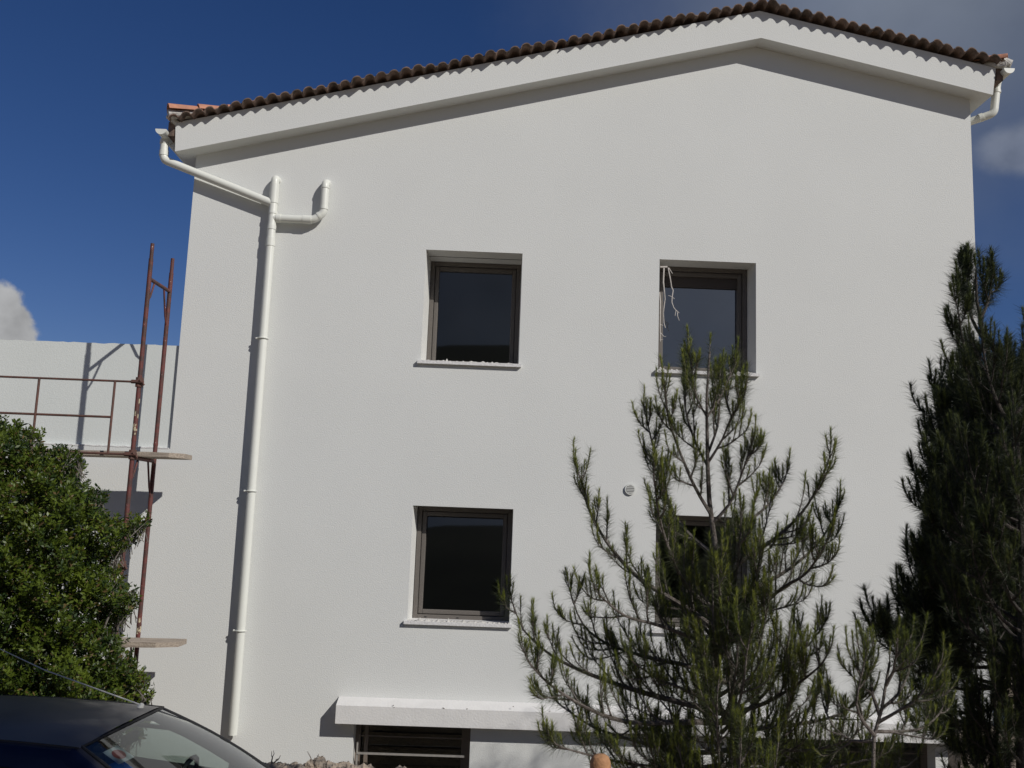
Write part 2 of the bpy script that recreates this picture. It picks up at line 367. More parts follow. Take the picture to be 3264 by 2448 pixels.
# basement windows
for i, (hx, nb) in enumerate(((BW[0], 3), (BW[1], 3))):
    wr = thing_part('basement_window', house); r, a, b = reveal(hx, BZ, .3); r.build('reveal', M['reveal'], wr)
    f = MB(); bar_frame(f, a+.001, b-.001, BZ[0], BZ[1]-.001, .055, .2, .28)
    if i == 0: f.box((a+.1, .21, BZ[0]+.05), (a+.14, .26, BZ[1]-.06)); f.box((b-.1, .21, BZ[0]+.05), (b-.055, .26, BZ[1]-.06))
    f.build('frame', M['basef'], wr)
    q = MB()
    for k, (zz, yy) in enumerate(((1.605, .12), (1.43, .05), (1.25, .12), (1.08, .12))):
        q = MB(); q.box((a+.04, yy, zz), (b-.06, yy+.02, zz+.020 if k == 1 else zz+.012)); q.build('security_bar', M['steel'] if k == 1 else M['basef'], wr)
    q = MB(); q.box((a+.035, .06, BZ[0]), (a+.052, .08, 1.56), 0); q.build('bar_post', M['steel'], wr)
    p = MB(); p.quad((a, .25, BZ[0]), (b, .25, BZ[0]), (b, .25, BZ[1]), (a, .25, BZ[1])); p.build('pane', M['glass'], wr)
# interior, closed and dark
for z in (2.2, 5.1, 7.9):
    it = MB(); it.box((XL+.05, .45, z), (XR-.05, 8.9, z+.2)); it.build('floor_slab', M['interior'], house)
for a, b in (((XL+.04, .5, .4), (XL+.06, 8.9, 8)), ((XR-.06, .5, .4), (XR-.04, 8.9, 9)), ((XL+.05, 5.0, .4), (XR-.05, 5.1, 9)), ((1.2, .5, .4), (1.3, 5, 9))):
    it = MB(); it.box(a, b); it.build('partition', M['interior'], house)
# shallow hood above the basement windows
h = MB(); hx0, hx1 = -1.612, 5.45
h.add([(hx0, -.18, 1.79), (hx1, -.18, 1.79), (hx1, -.18, 1.985), (hx0, -.18, 1.985), (hx0, -.001, 1.79), (hx1, -.001, 1.79), (hx1, -.001, 2.045), (hx0, -.001, 2.045)],
      [(0, 1, 2, 3), (3, 2, 6, 7), (0, 3, 7, 4), (1, 5, 6, 2), (0, 4, 5, 1)])
rr = random.Random(3)
for x, z in ((-1.0, 2.0), (-.99, 1.98), (-.45, 1.985), (-.46, 1.99), (-.2, 1.99), (.7, 1.995), (.3, 2.03)):
    h.box((x, -.183, z-.003), (x+.014, -.165, z+.004), 1)
h.build('window_hood', [M['canopy'], M['basef']], house, bevel=.006)
# terrace parapet on the left, slightly set back
pb = MB(); rr = random.Random(8); n = 90; x0 = -9
tp = [(x0+(XL-.002-x0)*i/n, 5.87+.03*(x0+(XL-x0)*i/n+9)/5.3+rr.gauss(0, .003)) for i in range(n+1)]
for (xa, za), (xb, zb) in zip(tp[:-1], tp[1:]):
    pb.quad((xa, .045, 4.699), (xb, .045, 4.699), (xb, .045, zb), (xa, .045, za)); pb.quad((xa, .045, za), (xb, .045, zb), (xb, .25, zb), (xa, .25, za)); pb.quad((xb, .25, 4.699), (xa, .25, 4.699), (xa, .25, za), (xb, .25, zb))
pb.build('terrace_parapet', M['parapet'], house)
pb = MB(); pts = []
for i in range(161):
    x = -9+(XL-.02+9)*i/160; pts.append((x, .004, 4.70+rr.gauss(0, .002)))
for p_, q_ in zip(pts[:-1], pts[1:]): pb.box((p_[0], -.004, p_[2]-.004), (q_[0], .044, q_[2]+.006+abs(rr.gauss(0, .002))))
pb.build('parapet_bead', M['sill'], house)
pb = MB(); pb.box((-9, 1.5, 4.7), (XL-.002, 1.7, 4.72)); 

# ---- roof slab (soffit + fascia) and tiles
roof = MB()
bl = [(-3.875, 8.155), (3.02, 9.905), (5.82, 9.305)]; tl = [(5.87, 9.70), (3.0, 10.305), (-3.90, 8.56)]
tl = [(x, z-.05) for x, z in tl]
roof.prism(bl+tl, -.225, 9.3); ro = roof.build('roof', M['stucco'], house)
def tile_line(x): return -.045+8.56+(x+3.9)*(10.340-8.56)/(6.9) if x < 3.0 else -.030+10.325-(x-3.0)*(10.325-9.72)/2.87
tl_ = MB(); PER = .1405; rr = random.Random(12)
npd = int((5.93+3.95)/PER); SMP = 10
for c in range(24):
    y0 = -.348+c*.4; y1 = y0+.43; lift = .0
    prof = []
    for k in range(npd):
        dz = rr.gauss(0, .005); dx = rr.gauss(0, .004); yk = rr.gauss(0, .014)
        for j in range(SMP):
            u = j/SMP; x = -3.95+(k+u)*PER
            hmp = max(0, 1-(2*u/.74-1)**2)**.6*.037 if u < .74 else -.010*math.sin(math.pi*(u-.74)/.26)
            prof.append((x+dx, tile_line(x)+hmp+dz, y0+yk))
    n = len(prof); T = .012
    # scrolled sheet, thick, courses overlap like real pantiles
    vs = [(x, yy, z+.018) for x, z, yy in prof]+[(x, yy, z+.018-T) for x, z, yy in prof]+[(x, y1, z) for x, z, yy in prof]+[(x, y1, z-T) for x, z, yy in prof]
    fs = []
    for i in range(n-1):
        fs += [(n+i, n+i+1, i+1, i), (i, i+1, 2*n+i+1, 2*n+i), (n+i+1, n+i, 3*n+i, 3*n+i+1)]
    fs += [(0, 2*n, 3*n, n), (n-1, 2*n-1, 4*n-1, 3*n-1)]
    tl_.add(vs, fs)
tl_.build('roof_tiles', M['tile'], ro, smooth=True)
def cap_tiles(start, d, cnt, name):
    d = Vector(d).normalized(); s = Vector(start); m = MB(); L = .34; side = d.cross(Vector((0, 0, 1))).normalized(); upv = side.cross(d)
    for k in range(cnt):
        p = s+d*L*k; vs = []
        for e, (off, ra, lf) in enumerate(((0, .10, .018), (L+.04, .082, 0))):
            for tk in (0, .016):
                for j in range(11):
                    a = math.pi*j/10; vs.append(p+d*off+side*math.cos(a)*(ra-tk)+upv*(math.sin(a)*(ra-tk)*.85+lf))
        n = 11; fs = []
        for j in range(n-1):
            fs += [(j, j+1, 2*n+j+1, 2*n+j), (n+j+1, n+j, 3*n+j, 3*n+j+1), (n+j, n+j+1, j+1, j)]
        m.add(vs, fs)
    m.build(name, M['captile'], ro, smooth=True)
    mo = MB(); pts = [s+d*(L*cnt*i/14) for i in range(15)]
    mo.tube([p-Vector((0, 0, .03)) for p in pts], [.05+rr.uniform(-.008, .01) for _ in pts], 8, jit=.12); mo.build('tile_mortar', M['mortar'], ro, smooth=True)
cap_tiles((-3.965, -.30, 8.60), (1, .50, .255), 5, 'hip_tile')
cap_tiles((5.97, -.28, 9.70), (-1, .62, .215), 4, 'hip_tile')
# broken end tile + mortar lump at both corners
rr = random.Random(4); e = MB()
e.tube([(-4.0, -.24, 8.57), (-3.93, -.25, 8.53), (-3.88, -.2, 8.50)], [.02, .038, .03], 9, jit=.3); e.build('end_mortar', M['mortar'], ro); e = MB()
e.tube([(5.93, -.28, 9.74), (6.0, -.27, 9.70), (6.02, -.2, 9.66)], [.03, .05, .03], 9, jit=.3)
e.build('end_mortar', M['mortar'], ro)
e = MB(); e.box((-3.985, -.21, 8.35), (-3.905, 9, 8.52)); e.build('eaves_board', M['tile'], ro); e = MB(); e.box((5.885, -.21, 9.50), (5.96, 9, 9.70)); e.build('eaves_board', M['tile'], ro)

# ---- gutters and pipes
def gutter(x, z, name, label, endplate):
    gt = thing(name, (x, -.2, z), label, 'gutter'); m = MB(); n = 10; r = .062; y0, y1 = -.30, 9.1
    for rad, flip in ((r, 0), (r-.004, 1)):
        vs = [(x+math.cos(math.pi+math.pi*j/n)*rad, y, z+math.sin(math.pi+math.pi*j/n)*rad) for y in (y0, y1) for j in range(n+1)]
        m.add(vs, [(j, j+1, n+1+j+1, n+1+j) if flip else (j, n+1+j, n+1+j+1, j+1) for j in range(n)])
    m.build('trough', M['pvc'], gt, smooth=True)
    m = MB(); m.prism([(x+math.cos(math.pi+math.pi*j/n)*(r+.003), z+math.sin(math.pi+math.pi*j/n)*(r+.003)) for j in range(n+1)], y0-.006, y0-.0005); m.build('end_cap', M['pvc'], gt)
    for yy in (.0, 1.0, 2.0, 3.0):
        m = MB(); m.tube([(x+math.cos(math.pi+math.pi*j/n)*(r+.008), yy, z+math.sin(math.pi+math.pi*j/n)*(r+.008)) for j in range(n+1)], .008, 6); m.build('bracket', M['pvc'], gt)
    return gt
def pipe_seg(parent, pts, r=.05, collars=(), name='pipe', rad=.07):
    m = MB(); m.tube(arcpts(pts, rad), r, 16); o = m.build(name, M['pvc'], parent, smooth=True)
    if collars:
        for a, b in collars:
            m = MB(); a, b = Vector(a), Vector(b); m.tube([a, b], r+.0055, 16); m.build('collar', M['pvc'], parent, smooth=True)
    return o
G1 = at(349, 281, -.27); gutter(G1.x+.005, G1.z-.0, 'gutter', 'white half round gutter at the left eave above the long diagonal pipe', 1)
G2 = at(2178, 151, -.27); gutter(G2.x-.005, G2.z+.005, 'gutter', 'white half round gutter with a bright end cap at the right eave', 1)
PX = -2.72; PY = -.085
dp = thing('drainpipe', (PX, PY, 1.6), 'long white wall drainpipe with a diagonal arm from the left gutter', 'pipe')
pipe_seg(dp, [(PX, .02, 7.93), (PX, PY, 7.93), (PX, PY, 1.62)], .048, [((PX, PY, 7.86), (PX, PY, 7.62)), ((PX, PY, 7.52), (PX, PY, 7.49)), ((PX, PY, 7.35), (PX, PY, 7.30)), ((PX, PY, 7.20), (PX, PY, 7.10))], rad=.07)
a0 = at(356, 302, PY-.02); a1 = at(353, 345, PY-.02); a2 = at(578, 440, PY)
pipe_seg(dp, [a0, a1, Vector((PX, PY, a2.z))], .048, [(a0, a0+(a1-a0)*.22), (a1-(a1-a0)*.45, a1-(a1-a0)*.2)], 'diagonal_pipe', .06)
u0 = (PX, PY, 7.44); u1 = (-2.13, PY, 7.44); u2 = (-2.11, PY, 7.93)
pipe_seg(dp, [u0, (-2.235, PY, 7.44), (-2.125, PY, 7.53), (-2.125, PY, 7.90), (-2.125, .02, 7.93)], .046, [((-2.67, PY, 7.44), (-2.62, PY, 7.44)), ((-2.36, PY, 7.44), (-2.26, PY, 7.44)), ((-2.185, PY, 7.482), (-2.165, PY, 7.498)), ((-2.125, PY, 7.57), (-2.125, PY, 7.60)), ((-2.125, PY, 7.83), (-2.125, PY, 7.85))], 'branch_pipe', .05)
for zz in (6.0, 4.25, 2.72):
    m = MB(); m.tube([(PX+math.cos(a)*.056, PY+math.sin(a)*.056, zz) for a in [2*math.pi*i/18 for i in range(19)]], .008, 6)
    m.box((PX-.065, PY, zz-.012), (PX+.0, -.002, zz+.012)); m.tube([(PX-.06, PY-.0, zz-.0), (PX-.085, PY-.0, zz)], .011, 6)
    m.build('pipe_clamp', M['pvc'], dp, smooth=True)
rp = thing('drainpipe', (5.8, .2, 8.5), 'short white elbowed drainpipe under the right gutter, going round the corner', 'pipe')
b = [at(2152, 195, .06), at(2147, 245, .06), at(2093, 263, .14)]
pipe_seg(rp, [b[0]+Vector((.04, 0, .28)), b[0], b[1], b[2]+Vector((-.02, .05, 0)), Vector((5.71, .5, b[2].z-.12))], .048, [(b[0], b[0]+Vector((0, 0, -.04))), (b[1]+(b[2]-b[1])*.45, b[1]+(b[2]-b[1])*.6)], 'pipe', .06)
# round vent
vc = at(1361, 1057, 0)
v = thing('wall_vent', (vc.x, 0, vc.z), 'small round white louvred vent high on the wall between the window columns', 'vent'); m = MB()
m.tube([(vc.x, -.001, vc.z), (vc.x, -.022, vc.z)], [.063, .062], 28); m.build('rim', M['vent'], v)
m = MB(); m.tube([(vc.x, -.0225, vc.z), (vc.x, -.0245, vc.z)], .047, 24)
for k in range(5):
    z = vc.z-.036+k*.018; hw = math.sqrt(max(0, .049**2-(z-vc.z)**2)); m.box((vc.x-hw, -.026, z-.004), (vc.x+hw, -.024, z+.004), 1)
m.build('grille', [M['ventd'], M['vent']], v)

# ---- bleached roots hanging in the upper right window
def wig(p, q, n, amp, rr):
    p, q = Vector(p), Vector(q); o = [p]
    for i in range(1, n): o.append(p.lerp(q, i/n)+Vector((rr.gauss(0, amp), rr.gauss(0, amp), rr.gauss(0, amp))))
    o.append(q); return o
rr = random.Random(21); m = MB(); YH = .06
def P2(cx, cy, y=YH): return at((2050+cx/3.687)/1.47559, (790+cy/3.687)/1.47559, y)
m.tube([P2(200, 225), P2(285, 225)], .011, 6)
for pl, r0 in (([(245, 230), (240, 400), (250, 520), (258, 600), (250, 660), (240, 760), (245, 880), (260, 940)], .008),
           ([(292, 235), (320, 370), (335, 460), (352, 500), (340, 580), (338, 640), (360, 700), (385, 735), (375, 800)], .007),
           ([(300, 235), (345, 300)], .006), ([(340, 575), (295, 558)], .004), ([(385, 735), (425, 765)], .005), ([(405, 760), (402, 800), (425, 855)], .006),
           ([(205, 900), (235, 915)], .004), ([(195, 985), (245, 1040), (270, 1042)], .004), ([(195, 520), (203, 640), (200, 900), (205, 1100)], .006), ([(195, 1080), (235, 1075)], .003), ([(365, 600), (355, 580)], .004)):
    pts = [P2(*c)+Vector((0, rr.gauss(0, .004), 0)) for c in pl]; m.tube(pts, [r0*(1-.55*i/len(pts)) for i in range(len(pts))], 6, jit=.2)
o = m.build('dry_root', M['dry'], origin=tuple(P2(245, 230))); tag(o, 'pale dry forked twigs hanging at the top left corner of the upper right window', 'dry twig')

# ---------------------------------------------------------------- scaffold
def sc(cx, cy, k, y): # crop helpers
    return at(cx/1.47559, cy/1.47559, y)
YF, YB = -.87, -.29
xf = (at(326, 526, YF).x+at(269, 1203, YF).x)/2; xb = (at(367, 573, YB).x+at(319, 1203, YB).x)/2
zt = at(326, 526, YF).z; lz = (2.46+4, at(330, 990, YF).z, at(300, 1412, YF).z-.0); lz = (lz[0], lz[1], lz[1]-1.95, lz[1]-3.9)
def scaffold(dx, label):
    s = thing('scaffold', (xf+dx, YF, .6), label, 'scaffold')
    for (x, y) in ((xf+dx, YF), (xb+dx, YB)):
        m = MB(); r = .024
        m.tube([(x, y, .6), (x, y, zt-.17)], r, 12); m.tube([(x, y, zt-.175), (x, y, zt)], .020, 12)
        for z in lz[1:]: m.tube([(x, y, z+.17), (x, y, z+.20)], r+.002, 12)
        po = m.build('post', M['rust'], s, smooth=True)
        z0_, z1_ = (4.72, 5.12) if y == YF else (lz[2]+.07, lz[2]+.22)
        for k in range(10 if dx == 0 else 0):
            q = MB(); za = random.Random(k*3+int(y*10)).uniform(z0_, z1_); hh = random.Random(k).uniform(.01, .05)
            a0_ = -math.pi/2+random.Random(k+50).uniform(-.9, .9); vs = []
            for zz in (za, za+hh):
                for j in range(4): vs.append((x+.0252*math.cos(a0_+j*.22), y+.0252*math.sin(a0_+j*.22), zz+random.Random(k*9+j).uniform(-.008, .008)))
            q.add(vs, [(j, j+1, 5+j, 4+j) for j in range(3)]); q.build('paint_splash', M['splash'], po)
    for z in lz[:3]:
        m = MB(); m.tube([(xf+dx, YF, z), (xb+dx, YB, z)], .021, 10); m.build('ledger', M['rust'], s, smooth=True)
        for (x, y), (x2, y2), fr, dn in (((xf+dx, YF), (xb+dx, YB), .25, .26), ((xb+dx, YB), (xf+dx, YF), .28, .42)):
            m = MB(); m.tube([(x+(x2-x)*fr, y+(y2-y)*fr, z-.02), (x+(x2-x)*.12, y+(y2-y)*.12, z-dn*.7), (x, y, z-dn)], .011, 8); m.build('knee_brace', M['rust'], s, smooth=True)
    return s
scaffold(0, 'red oxide scaffold frame at the left corner of the house, topmost posts bare')
# guard rail panel
gr = thing('guard_rail', (xf-1, YF, 4.5), 'thin rusty brown guard rail panel clamped to the scaffold post', 'guard rail')
zr = at(150, 820, YF).z; zm = at(150, 898, YF).z; zb_ = at(200, 979, YF).z
zr1 = at(0, 818, YF).z
m = MB(); m.tube([(xf-2.2, YF-.03, zr), (xf-.02, YF-.03, zr)], .0115, 8); m.build('rail', M['rust2'], gr, smooth=True); m = MB(); m.tube([(xf-2.2, YF-.03, zb_), (xf-.02, YF-.03, zb_)], .013, 8); m.build('rail', M['rust2'], gr, smooth=True); m = MB()
x2 = at(243, 880, YF-.03).x; x1 = at(78, 880, YF-.03).x
m.tube([(xf-2.2, YF-.03, zm), (x2, YF-.03, zm)], .0125, 8); m.build('rail', M['rust2'], gr, smooth=True)
for xx in (x1, x2, 2*x1-x2):
    m = MB(); m.tube([(xx, YF-.03, zb_), (xx, YF-.03, zr)], .0135, 8); m.build('upright', M['rust2'], gr, smooth=True)
for z in (zr, zb_, at(265, 1222, YF).z):
    m = MB(); c = Vector((xf, YF, z)); m.tube([c+Vector((0, 0, -.05)), c+Vector((0, 0, .05))], .040, 8, jit=.08); m.tube([c+Vector((-.07, -.035, 0)), c+Vector((.055, -.035, .0))], .022, 7); m.tube([c+Vector((.02, -.06, .02)), c+Vector((.06, -.02, -.03))], .012, 6)
    m.build('coupler', M['rust2'], gr)
def plank(x0, x1, y0, y1, z, label, chip):
    m = MB(); n = 24; T = .05; vs = []
    rr = random.Random(int(z*10))
    for i in range(n+1):
        t = i/n; x = x0+(x1-x0)*t; sag = -.012*math.sin(t*math.pi); a = y0+rr.gauss(0, .002); b2 = y1+rr.gauss(0, .002)
        if i == n: a += chip[0]
        if i == n-1: x = x1-chip[1]
        vs += [(x, a, z+sag+rr.gauss(0, .0015)), (x, b2, z+sag), (x, b2, z+T+sag), (x, a, z+T+sag+rr.gauss(0, .002))]
    fs = [(i*4+j, i*4+(j+1) % 4, i*4+4+(j+1) % 4, i*4+4+j) for i in range(n) for j in range(4)]+[(3, 2, 1, 0), (n*4, n*4+1, n*4+2, n*4+3)]
    m.add(vs, fs); o = m.build('scaffold_plank', M['plank'], origin=((x0+x1)/2, (y0+y1)/2, z)); tag(o, label, 'plank', 'scaffold planks'); return o
pe = at(400, 997, -.62)
plank(pe.x-4.2, pe.x, -.80, -.40, lz[1]+.022, 'upper scaffold plank poking past the posts beside the guard rail', (.15, .12))
pe = at(390, 1392, -.62)
plank(pe.x-3.9, pe.x, -.80, -.42, lz[2]+.022, 'lower splintered scaffold plank emerging from the green shrub', (.12, .2))

# ---------------------------------------------------------------- numpy foliage
class Tri:
    def __init__(s): s.v = []; s.mi = []
    def needles(s, base, d, L, wd, mi, rng):
        n = len(base); side = np.cross(d, rng.normal(size=(n, 3))); side /= np.linalg.norm(side, axis=1)[:, None]+1e-9
        w = side*(wd/2)
        s.v.append(np.stack([base-w, base+w, base+d*L[:, None]], 1)); s.mi.append(np.full(n, mi))
    def build(s, name, mats, parent, origin):
        v = np.concatenate(s.v)-np.array(origin); mi = np.concatenate(s.mi); n = len(v)
        me = bpy.data.meshes.new(name); me.vertices.add(n*3); me.vertices.foreach_set('co', v.reshape(-1).astype(np.float32))
        me.loops.add(n*3); me.loops.foreach_set('vertex_index', np.arange(n*3, dtype=np.int32))
        me.polygons.add(n); me.polygons.foreach_set('loop_start', np.arange(0, n*3, 3, dtype=np.int32)); me.polygons.foreach_set('loop_total', np.full(n, 3, dtype=np.int32))
        for m in mats: me.materials.append(m)
        me.polygons.foreach_set('material_index', mi.astype(np.int32)); me.update(calc_edges=True)
        o = bpy.data.objects.new(name, me); C.objects.link(o); o.parent = parent; return o
def resample(pts, step):
    P = np.array([tuple(p) for p in pts], float)
    # catmull-rom
    Q = [P[0]]; 
    for i in range(len(P)-1):
        p0 = P[max(i-1, 0)]; p1 = P[i]; p2 = P[i+1]; p3 = P[min(i+2, len(P)-1)]
        n = max(1, int(np.linalg.norm(p2-p1)/step))
        for k in range(1, n+1):
            t = k/n; Q.append(.5*((2*p1)+(-p0+p2)*t+(2*p0-5*p1+4*p2-p3)*t*t+(-p0+3*p1-3*p2+p3)*t**3))
    return np.array(Q)
class Pine:
    def __init__(s, name, base, label, seed, group, mats, dens=1.0, nl=1.0, k=1.0, sc=1.0):
        s.sc = sc
        s.rng = np.random.default_rng(seed); s.root = thing(name, base, label, 'tree', group); s.base = base
        s.wood = MB(); s.tri = Tri(); s.mats = mats; s.dens = dens/sc; s.nl = nl*sc; s.k = k*sc
    def cover(s, P, mi, th0, th1, L, dens, t0=0):
        """needles along polyline P"""
        seg = np.diff(P, axis=0); ln = np.linalg.norm(seg, axis=1); tot = ln.sum(); n = int(tot*(1-t0)*dens*s.dens*1.1)
        if n < 1: return
        cum = np.concatenate([[0], np.cumsum(ln)]); u = s.rng.uniform(t0*tot, tot, n); i = np.clip(np.searchsorted(cum, u)-1, 0, len(seg)-1)
        f = ((u-cum[i])/ln[i])[:, None]; b = P[i]+seg[i]*f; t = seg[i]/ln[i][:, None]
        r = s.rng.normal(size=(n, 3)); r -= t*(r*t).sum(1)[:, None]; r /= np.linalg.norm(r, axis=1)[:, None]+1e-9
        th = np.radians(s.rng.uniform(th0, th1, n))[:, None]; d = t*np.cos(th)+r*np.sin(th)
        s.tri.needles(b, d, s.rng.uniform(.65, 1.1, n)*L*s.nl, .0022*s.k, mi, s.rng)
    def shoot(s, p, d, L):
        L = L*s.sc; up = np.array([0, 0, 1.0]); P = [p]; n = 4
        for i in range(n):
            d = d*.72+up*.35+s.rng.normal(size=3)*.05; d /= np.linalg.norm(d); P.append(P[-1]+d*L/n)
        P = np.array(P); s.wood.tube(P, [.0032, .003, .0028, .0024, .001], 4, cap=False)
        s.cover(P, 0, 8, 22, .042, 1100, .3); s.cover(P, 1, 35, 70, .078, 340, 0)
    def twig(s, p, d, L, lvl=0):
        up = np.array([0, 0, 1.0]); L = L*s.sc; n = max(4, int(L/(.062*s.sc))); P = [p]; D = []
        for i in range(n):
            d = d+up*.10+s.rng.normal(size=3)*.06; d /= np.linalg.norm(d); D.append(d); P.append(P[-1]+d*L/n)
        P = np.array(P); s.wood.tube(P, list(np.linspace(.006, .0025, n+1)), 5, cap=False)
        s.cover(P, 1, 35, 88, .10, 420, .08)
        for i in range(1, n+1):
            for _ in range(2 if i >= n-1 else 1):
                if s.rng.random() < .58:
                    sd = s.rng.normal(size=3); sd -= D[i-1]*sd.dot(D[i-1]); sd /= np.linalg.norm(sd)
                    dd = D[i-1]*.8+sd*.65+up*.25; dd /= np.linalg.norm(dd)
                    s.shoot(P[i], dd, s.rng.uniform(.08, .17)*(1 if L > .2 else .8))
        s.shoot(P[-1], D[-1], s.rng.uniform(.12, .2))
    def branch(s, pts, r0, t0=.22, tl=.38, step=.085, r1=.004):
        P = resample(pts, .05); n = len(P); s.wood.tube(P, list(np.linspace(r0, r1, n)), 7, cap=False, jit=.08)
        seg = np.diff(P, axis=0); ln = np.linalg.norm(seg, axis=1); cum = np.concatenate([[0], np.cumsum(ln)]); tot = cum[-1]
        s.cover(P[int(n*.35):], 1, 40, 85, .08, 380)
        step *= s.sc; u = t0*tot
        while u < tot:
            i = min(np.searchsorted(cum, u), n-1); i = max(i, 1); t = seg[i-1]/ln[i-1]; f = u/tot
            r = s.rng.normal(size=3)+np.array([0, 0, .3]); r -= t*r.dot(t); r /= np.linalg.norm(r)
            d = t*.75+r*.7; d /= np.linalg.norm(d)
            s.twig(P[i], d, tl*(1.12-f)*s.rng.uniform(.6, 1.15)+.05); u += step*s.rng.uniform(.6, 1.4)
        s.twig(P[-1], seg[-1]/ln[-1], .12)
    def trunk(s, pts, r0, r1, needles=.0):
        P = resample(pts, .12); n = len(P); s.wood.tube(P, [r0+(r1-r0)*(i/(n-1)) for i in range(n)], 10, cap=True, jit=.05); s.cover(P[int(n*.6):], 1, 30, 70, .08, 500); s.shoot(P[-1], np.array([0, 0, 1.0]), .12); return P
    def done(s):
        s.wood.build('trunk', M['bark_shaded' if s.mats[1] is M['needle_shaded'] else 'bark'], s.root, smooth=True)
        s.tri.build('crown', s.mats, s.root, s.base)
        print(s.root.name, 'needles', sum(len(a) for a in s.tri.v))
def br(p, pts, y0, dy, **k):
    """branch through surveyed points, its depth drifting by dy from the trunk plane y0"""
    n = len(pts); p.branch([at(a, b, y0+dy*(i/(n-1))**1.1) for i, (a, b) in enumerate(pts)], **k)

# young pine in front of the right window column
YP = -5.6
tb = at(1588, 1700, YP)
cp = Pine('pine_tree', (tb.x, YP, 1.5), 'open young pine with upswept branches standing before the right hand windows', 7, 'pine trees', [M['needle_new'], M['needle_old']], sc=.82)
cp.trunk([(tb.x, YP, 1.45), at(1588, 1659, YP), at(1582, 1500, YP), at(1568, 1390, YP+.02), at(1550, 1290, YP), at(1545, 1180, YP), at(1532, 1080, YP), at(1528, 960, YP), at(1527, 850, YP), at(1533, 760, YP)], .042, .006)
B = [([(1562, 1375), (1500, 1325), (1430, 1282), (1370, 1240), (1310, 1170), (1270, 1095), (1255, 1040)], .25, .018),
     ([(1555, 1320), (1490, 1275), (1450, 1200), (1425, 1120), (1415, 1050)], -.5, .013),
     ([(1546, 1200), (1500, 1165), (1455, 1110), (1425, 1020), (1400, 920)], .3, .013),
     ([(1535, 1110), (1500, 1050), (1470, 980), (1445, 910), (1440, 870)], -.3, .011),
     ([(1530, 1010), (1500, 950), (1480, 880), (1478, 820)], .2, .008),
     ([(1528, 900), (1505, 860), (1495, 800)], -.1, .006), ([(1528, 900), (1555, 860), (1575, 815)], .1, .006),
     ([(1529, 1000), (1560, 950), (1580, 900), (1600, 870)], -.2, .008), ([(1529, 980), (1550, 920), (1555, 860), (1560, 820)], .25, .008),
     ([(1538, 1130), (1575, 1090), (1600, 1030), (1615, 985)], -.2, .010), ([(1545, 1190), (1600, 1140), (1660, 1090), (1690, 1045)], .3, .012),
     ([(1550, 1250), (1620, 1200), (1690, 1150), (1745, 1090), (1780, 1020)], -.35, .014), ([(1556, 1300), (1640, 1265), (1710, 1225), (1770, 1170), (1800, 1120)], .45, .015),
     ([(1562, 1360), (1630, 1320), (1690, 1270), (1740, 1240), (1775, 1190)], -.6, .014),
     ([(1570, 1420), (1500, 1380), (1420, 1350), (1350, 1330), (1300, 1290)], -.45, .014),
     ([(1580, 1480), (1490, 1440), (1400, 1420), (1310, 1390), (1260, 1350), (1240, 1305)], .3, .016),
     ([(1584, 1545), (1480, 1520), (1370, 1490), (1270, 1455), (1190, 1415), (1130, 1360), (1115, 1325)], .1, .02),
     ([(1584, 1560), (1470, 1560), (1360, 1560), (1270, 1530), (1190, 1480), (1150, 1440)], -.5, .018),
     ([(1586, 1620), (1480, 1625), (1370, 1600), (1280, 1570), (1220, 1530)], .4, .016),
     ([(1587, 1650), (1480, 1660), (1360, 1650), (1270, 1630), (1215, 1615)], -.3, .014),
     ([(1588, 1665), (1500, 1680), (1420, 1665), (1350, 1640)], -.2, .012), ([(1588, 1665), (1680, 1675), (1780, 1660), (1880, 1640)], -.2, .014), ([(1588, 1670), (1700, 1690), (1850, 1680), (1960, 1655)], .3, .014),
     ([(1584, 1560), (1500, 1500), (1430, 1470), (1380, 1440)], -.2, .012), ([(1582, 1520), (1610, 1440), (1640, 1380), (1650, 1330)], .2, .012), ([(1584, 1560), (1650, 1500), (1690, 1440), (1700, 1400)], -.3, .012),
     ([(1582, 1500), (1640, 1460), (1700, 1430), (1740, 1400), (1765, 1370)], .3, .014), ([(1584, 1540), (1650, 1520), (1720, 1480), (1770, 1440)], -.4, .014),
     ([(1585, 1580), (1670, 1570), (1750, 1560), (1820, 1540), (1850, 1510)], .3, .015), ([(1587, 1620), (1680, 1620), (1760, 1620), (1830, 1600)], -.3, .014)]
for pts, dy, r0 in B: br(cp, pts, YP, dy, r0=r0, tl=.15+.21*min(1, max(0, (pts[-1][1]-800)/600)), step=.09 if pts[-1][1] < 1250 else .095, t0=.14 if pts[-1][1] < 1080 else .2)
rg = np.random.default_rng(3)
for k in range(46):          # branches that leave towards and away from the viewer
    z = 1.75+1.8*(k/46)**1.9; a = rg.uniform(0, 2*math.pi); L = .8*(1-(z-1.5)/3.4)+.1
    q = Vector((tb.x-.05*(z-1.5), YP, z)); d = Vector((math.cos(a)*.5, math.sin(a), 0))
    cp.branch([q, q+d*L*.4+Vector((0, 0, .10)), q+d*L*.8+Vector((0, 0, .28)), q+d*L+Vector((0, 0, .5))], r0=.012, tl=.34)
cp.done()

